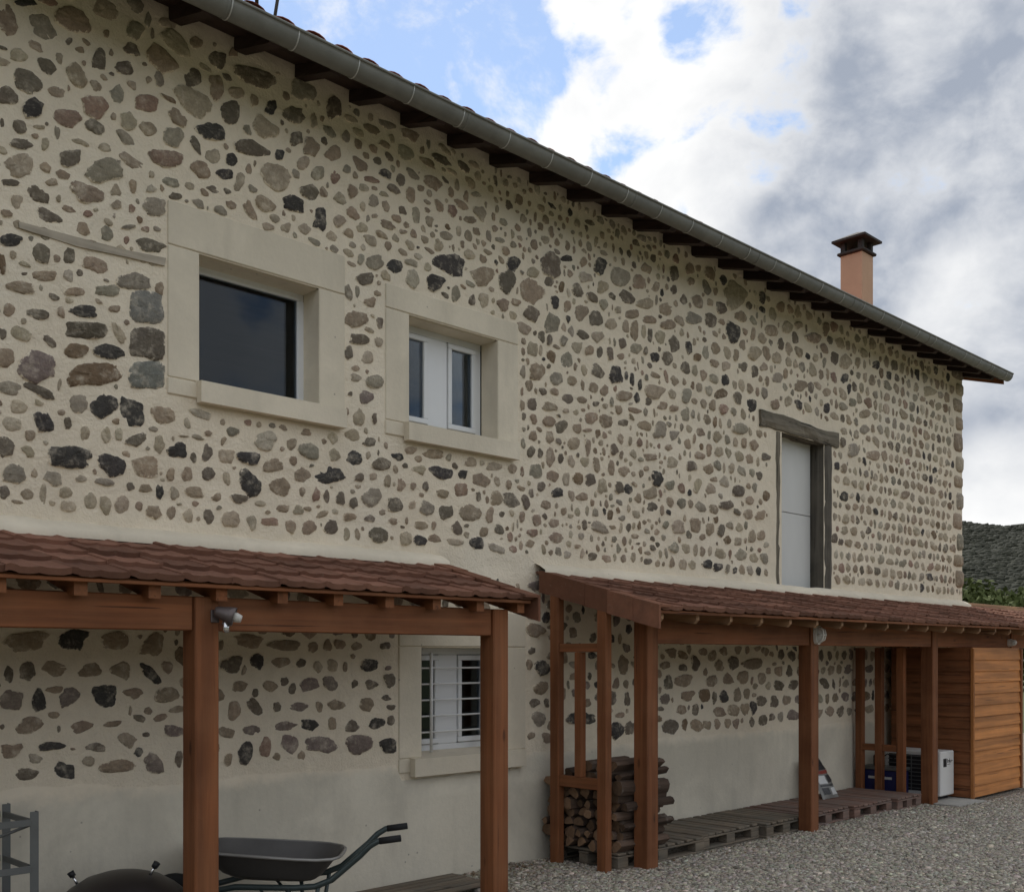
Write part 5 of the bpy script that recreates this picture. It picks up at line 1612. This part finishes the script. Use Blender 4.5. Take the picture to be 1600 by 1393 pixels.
for j in range(6):
    for k in range(14):
        k2 = (k + 1) % 14
        fs.append((j * 14 + k, j * 14 + k2, (j + 1) * 14 + k2, (j + 1) * 14 + k))
fs += [tuple(range(14))[::-1], tuple(range(84, 98))]
tag(sk.add(vs, fs).obj('sack', M['hessian'], None, True), 'small brown sack on the rack shelf at the left edge', 'sack')

# ------------------------------------------------------------------ loose gravel
rng = np.random.default_rng(11)
N_ = 180000
gx = rng.uniform(5.3, 16.5, N_)
gy = rng.uniform(2.4, 6.25, N_)
zc = gx * ST + gy * CT
u_ = F_PX * (gx * CT - gy * ST) / zc
inview = (zc > 7.4) & (u_ > -150) & (u_ < 850)
keepm = inview | (rng.uniform(0, 1, N_) < .30)
keepm &= ~((gy > 5.45) & (gx > 6.6) & (gx < 12.3))
keepm &= ~((gy > 5.0) & (gx > 12.1))
gx, gy = gx[keepm], gy[keepm]
n = len(gx)
s = rng.gamma(7, .00088, n) + .0028
scl = np.stack([s * rng.uniform(.8, 1.4, n), s * rng.uniform(.7, 1.1, n), s * rng.uniform(.45, .8, n)], -1)
a = rng.uniform(0, 6.28, n)
tx = rng.normal(0, .45, n)
rot = np.zeros((n, 3, 3))
ca, sa, cb, sb = np.cos(a), np.sin(a), np.cos(tx), np.sin(tx)
rot[:, 0, 0] = ca; rot[:, 0, 1] = -sa * cb; rot[:, 0, 2] = sa * sb
rot[:, 1, 0] = sa; rot[:, 1, 1] = ca * cb; rot[:, 1, 2] = -ca * sb
rot[:, 2, 1] = sb; rot[:, 2, 2] = cb
lum = rng.choice([.18, .27, .34, .41, .50, .66], n, p=[.08, .2, .30, .26, .12, .04])[:, None]
colr = lum * np.array([1.06, .95, .78])[None] * rng.uniform(.92, 1.08, (n, 3))
tag(scatter_mesh('gravel', CUBE_V, CUBE_F, np.stack([gx, gy, s * .35 + .004], -1), scl, rot, M['pebble'], col=colr, jitter=.28, seed=8),
    'loose grey gravel covering the yard', 'gravel', kind='stuff')

# dry leaves and twigs blown against the wall foot
rng = np.random.default_rng(31)
n = 420
lx = np.concatenate([rng.normal(5.9, .35, 300), rng.uniform(6.5, 12, 120)])
ly = np.concatenate([6.22 - np.abs(rng.normal(0, .16, 300)), 5.42 - np.abs(rng.normal(0, .10, 120))])
rl = rand_rots(n, rng)
flat = np.repeat(np.eye(3)[None], n, 0) * .75 + rl * .25
aa_ = rng.uniform(0, 6.28, n)
rz_ = np.zeros((n, 3, 3)); rz_[:, 0, 0] = np.cos(aa_); rz_[:, 0, 1] = -np.sin(aa_); rz_[:, 1, 0] = np.sin(aa_); rz_[:, 1, 1] = np.cos(aa_); rz_[:, 2, 2] = 1
lc = rng.uniform(.5, 1.2, (n, 1)) * np.array([.20, .125, .065])[None]
tag(scatter_mesh('leaf_litter', LEAF_V, LEAF_F, np.stack([lx, ly, np.full(n, .022)], -1), rng.uniform(.02, .05, (n, 1)) * np.ones((1, 3)), np.einsum('nij,njk->nik', rz_, flat), M['pebble'], col=lc, seed=32),
    'scattered brown dry leaves on the gravel along the wall foot', 'leaves', kind='stuff')
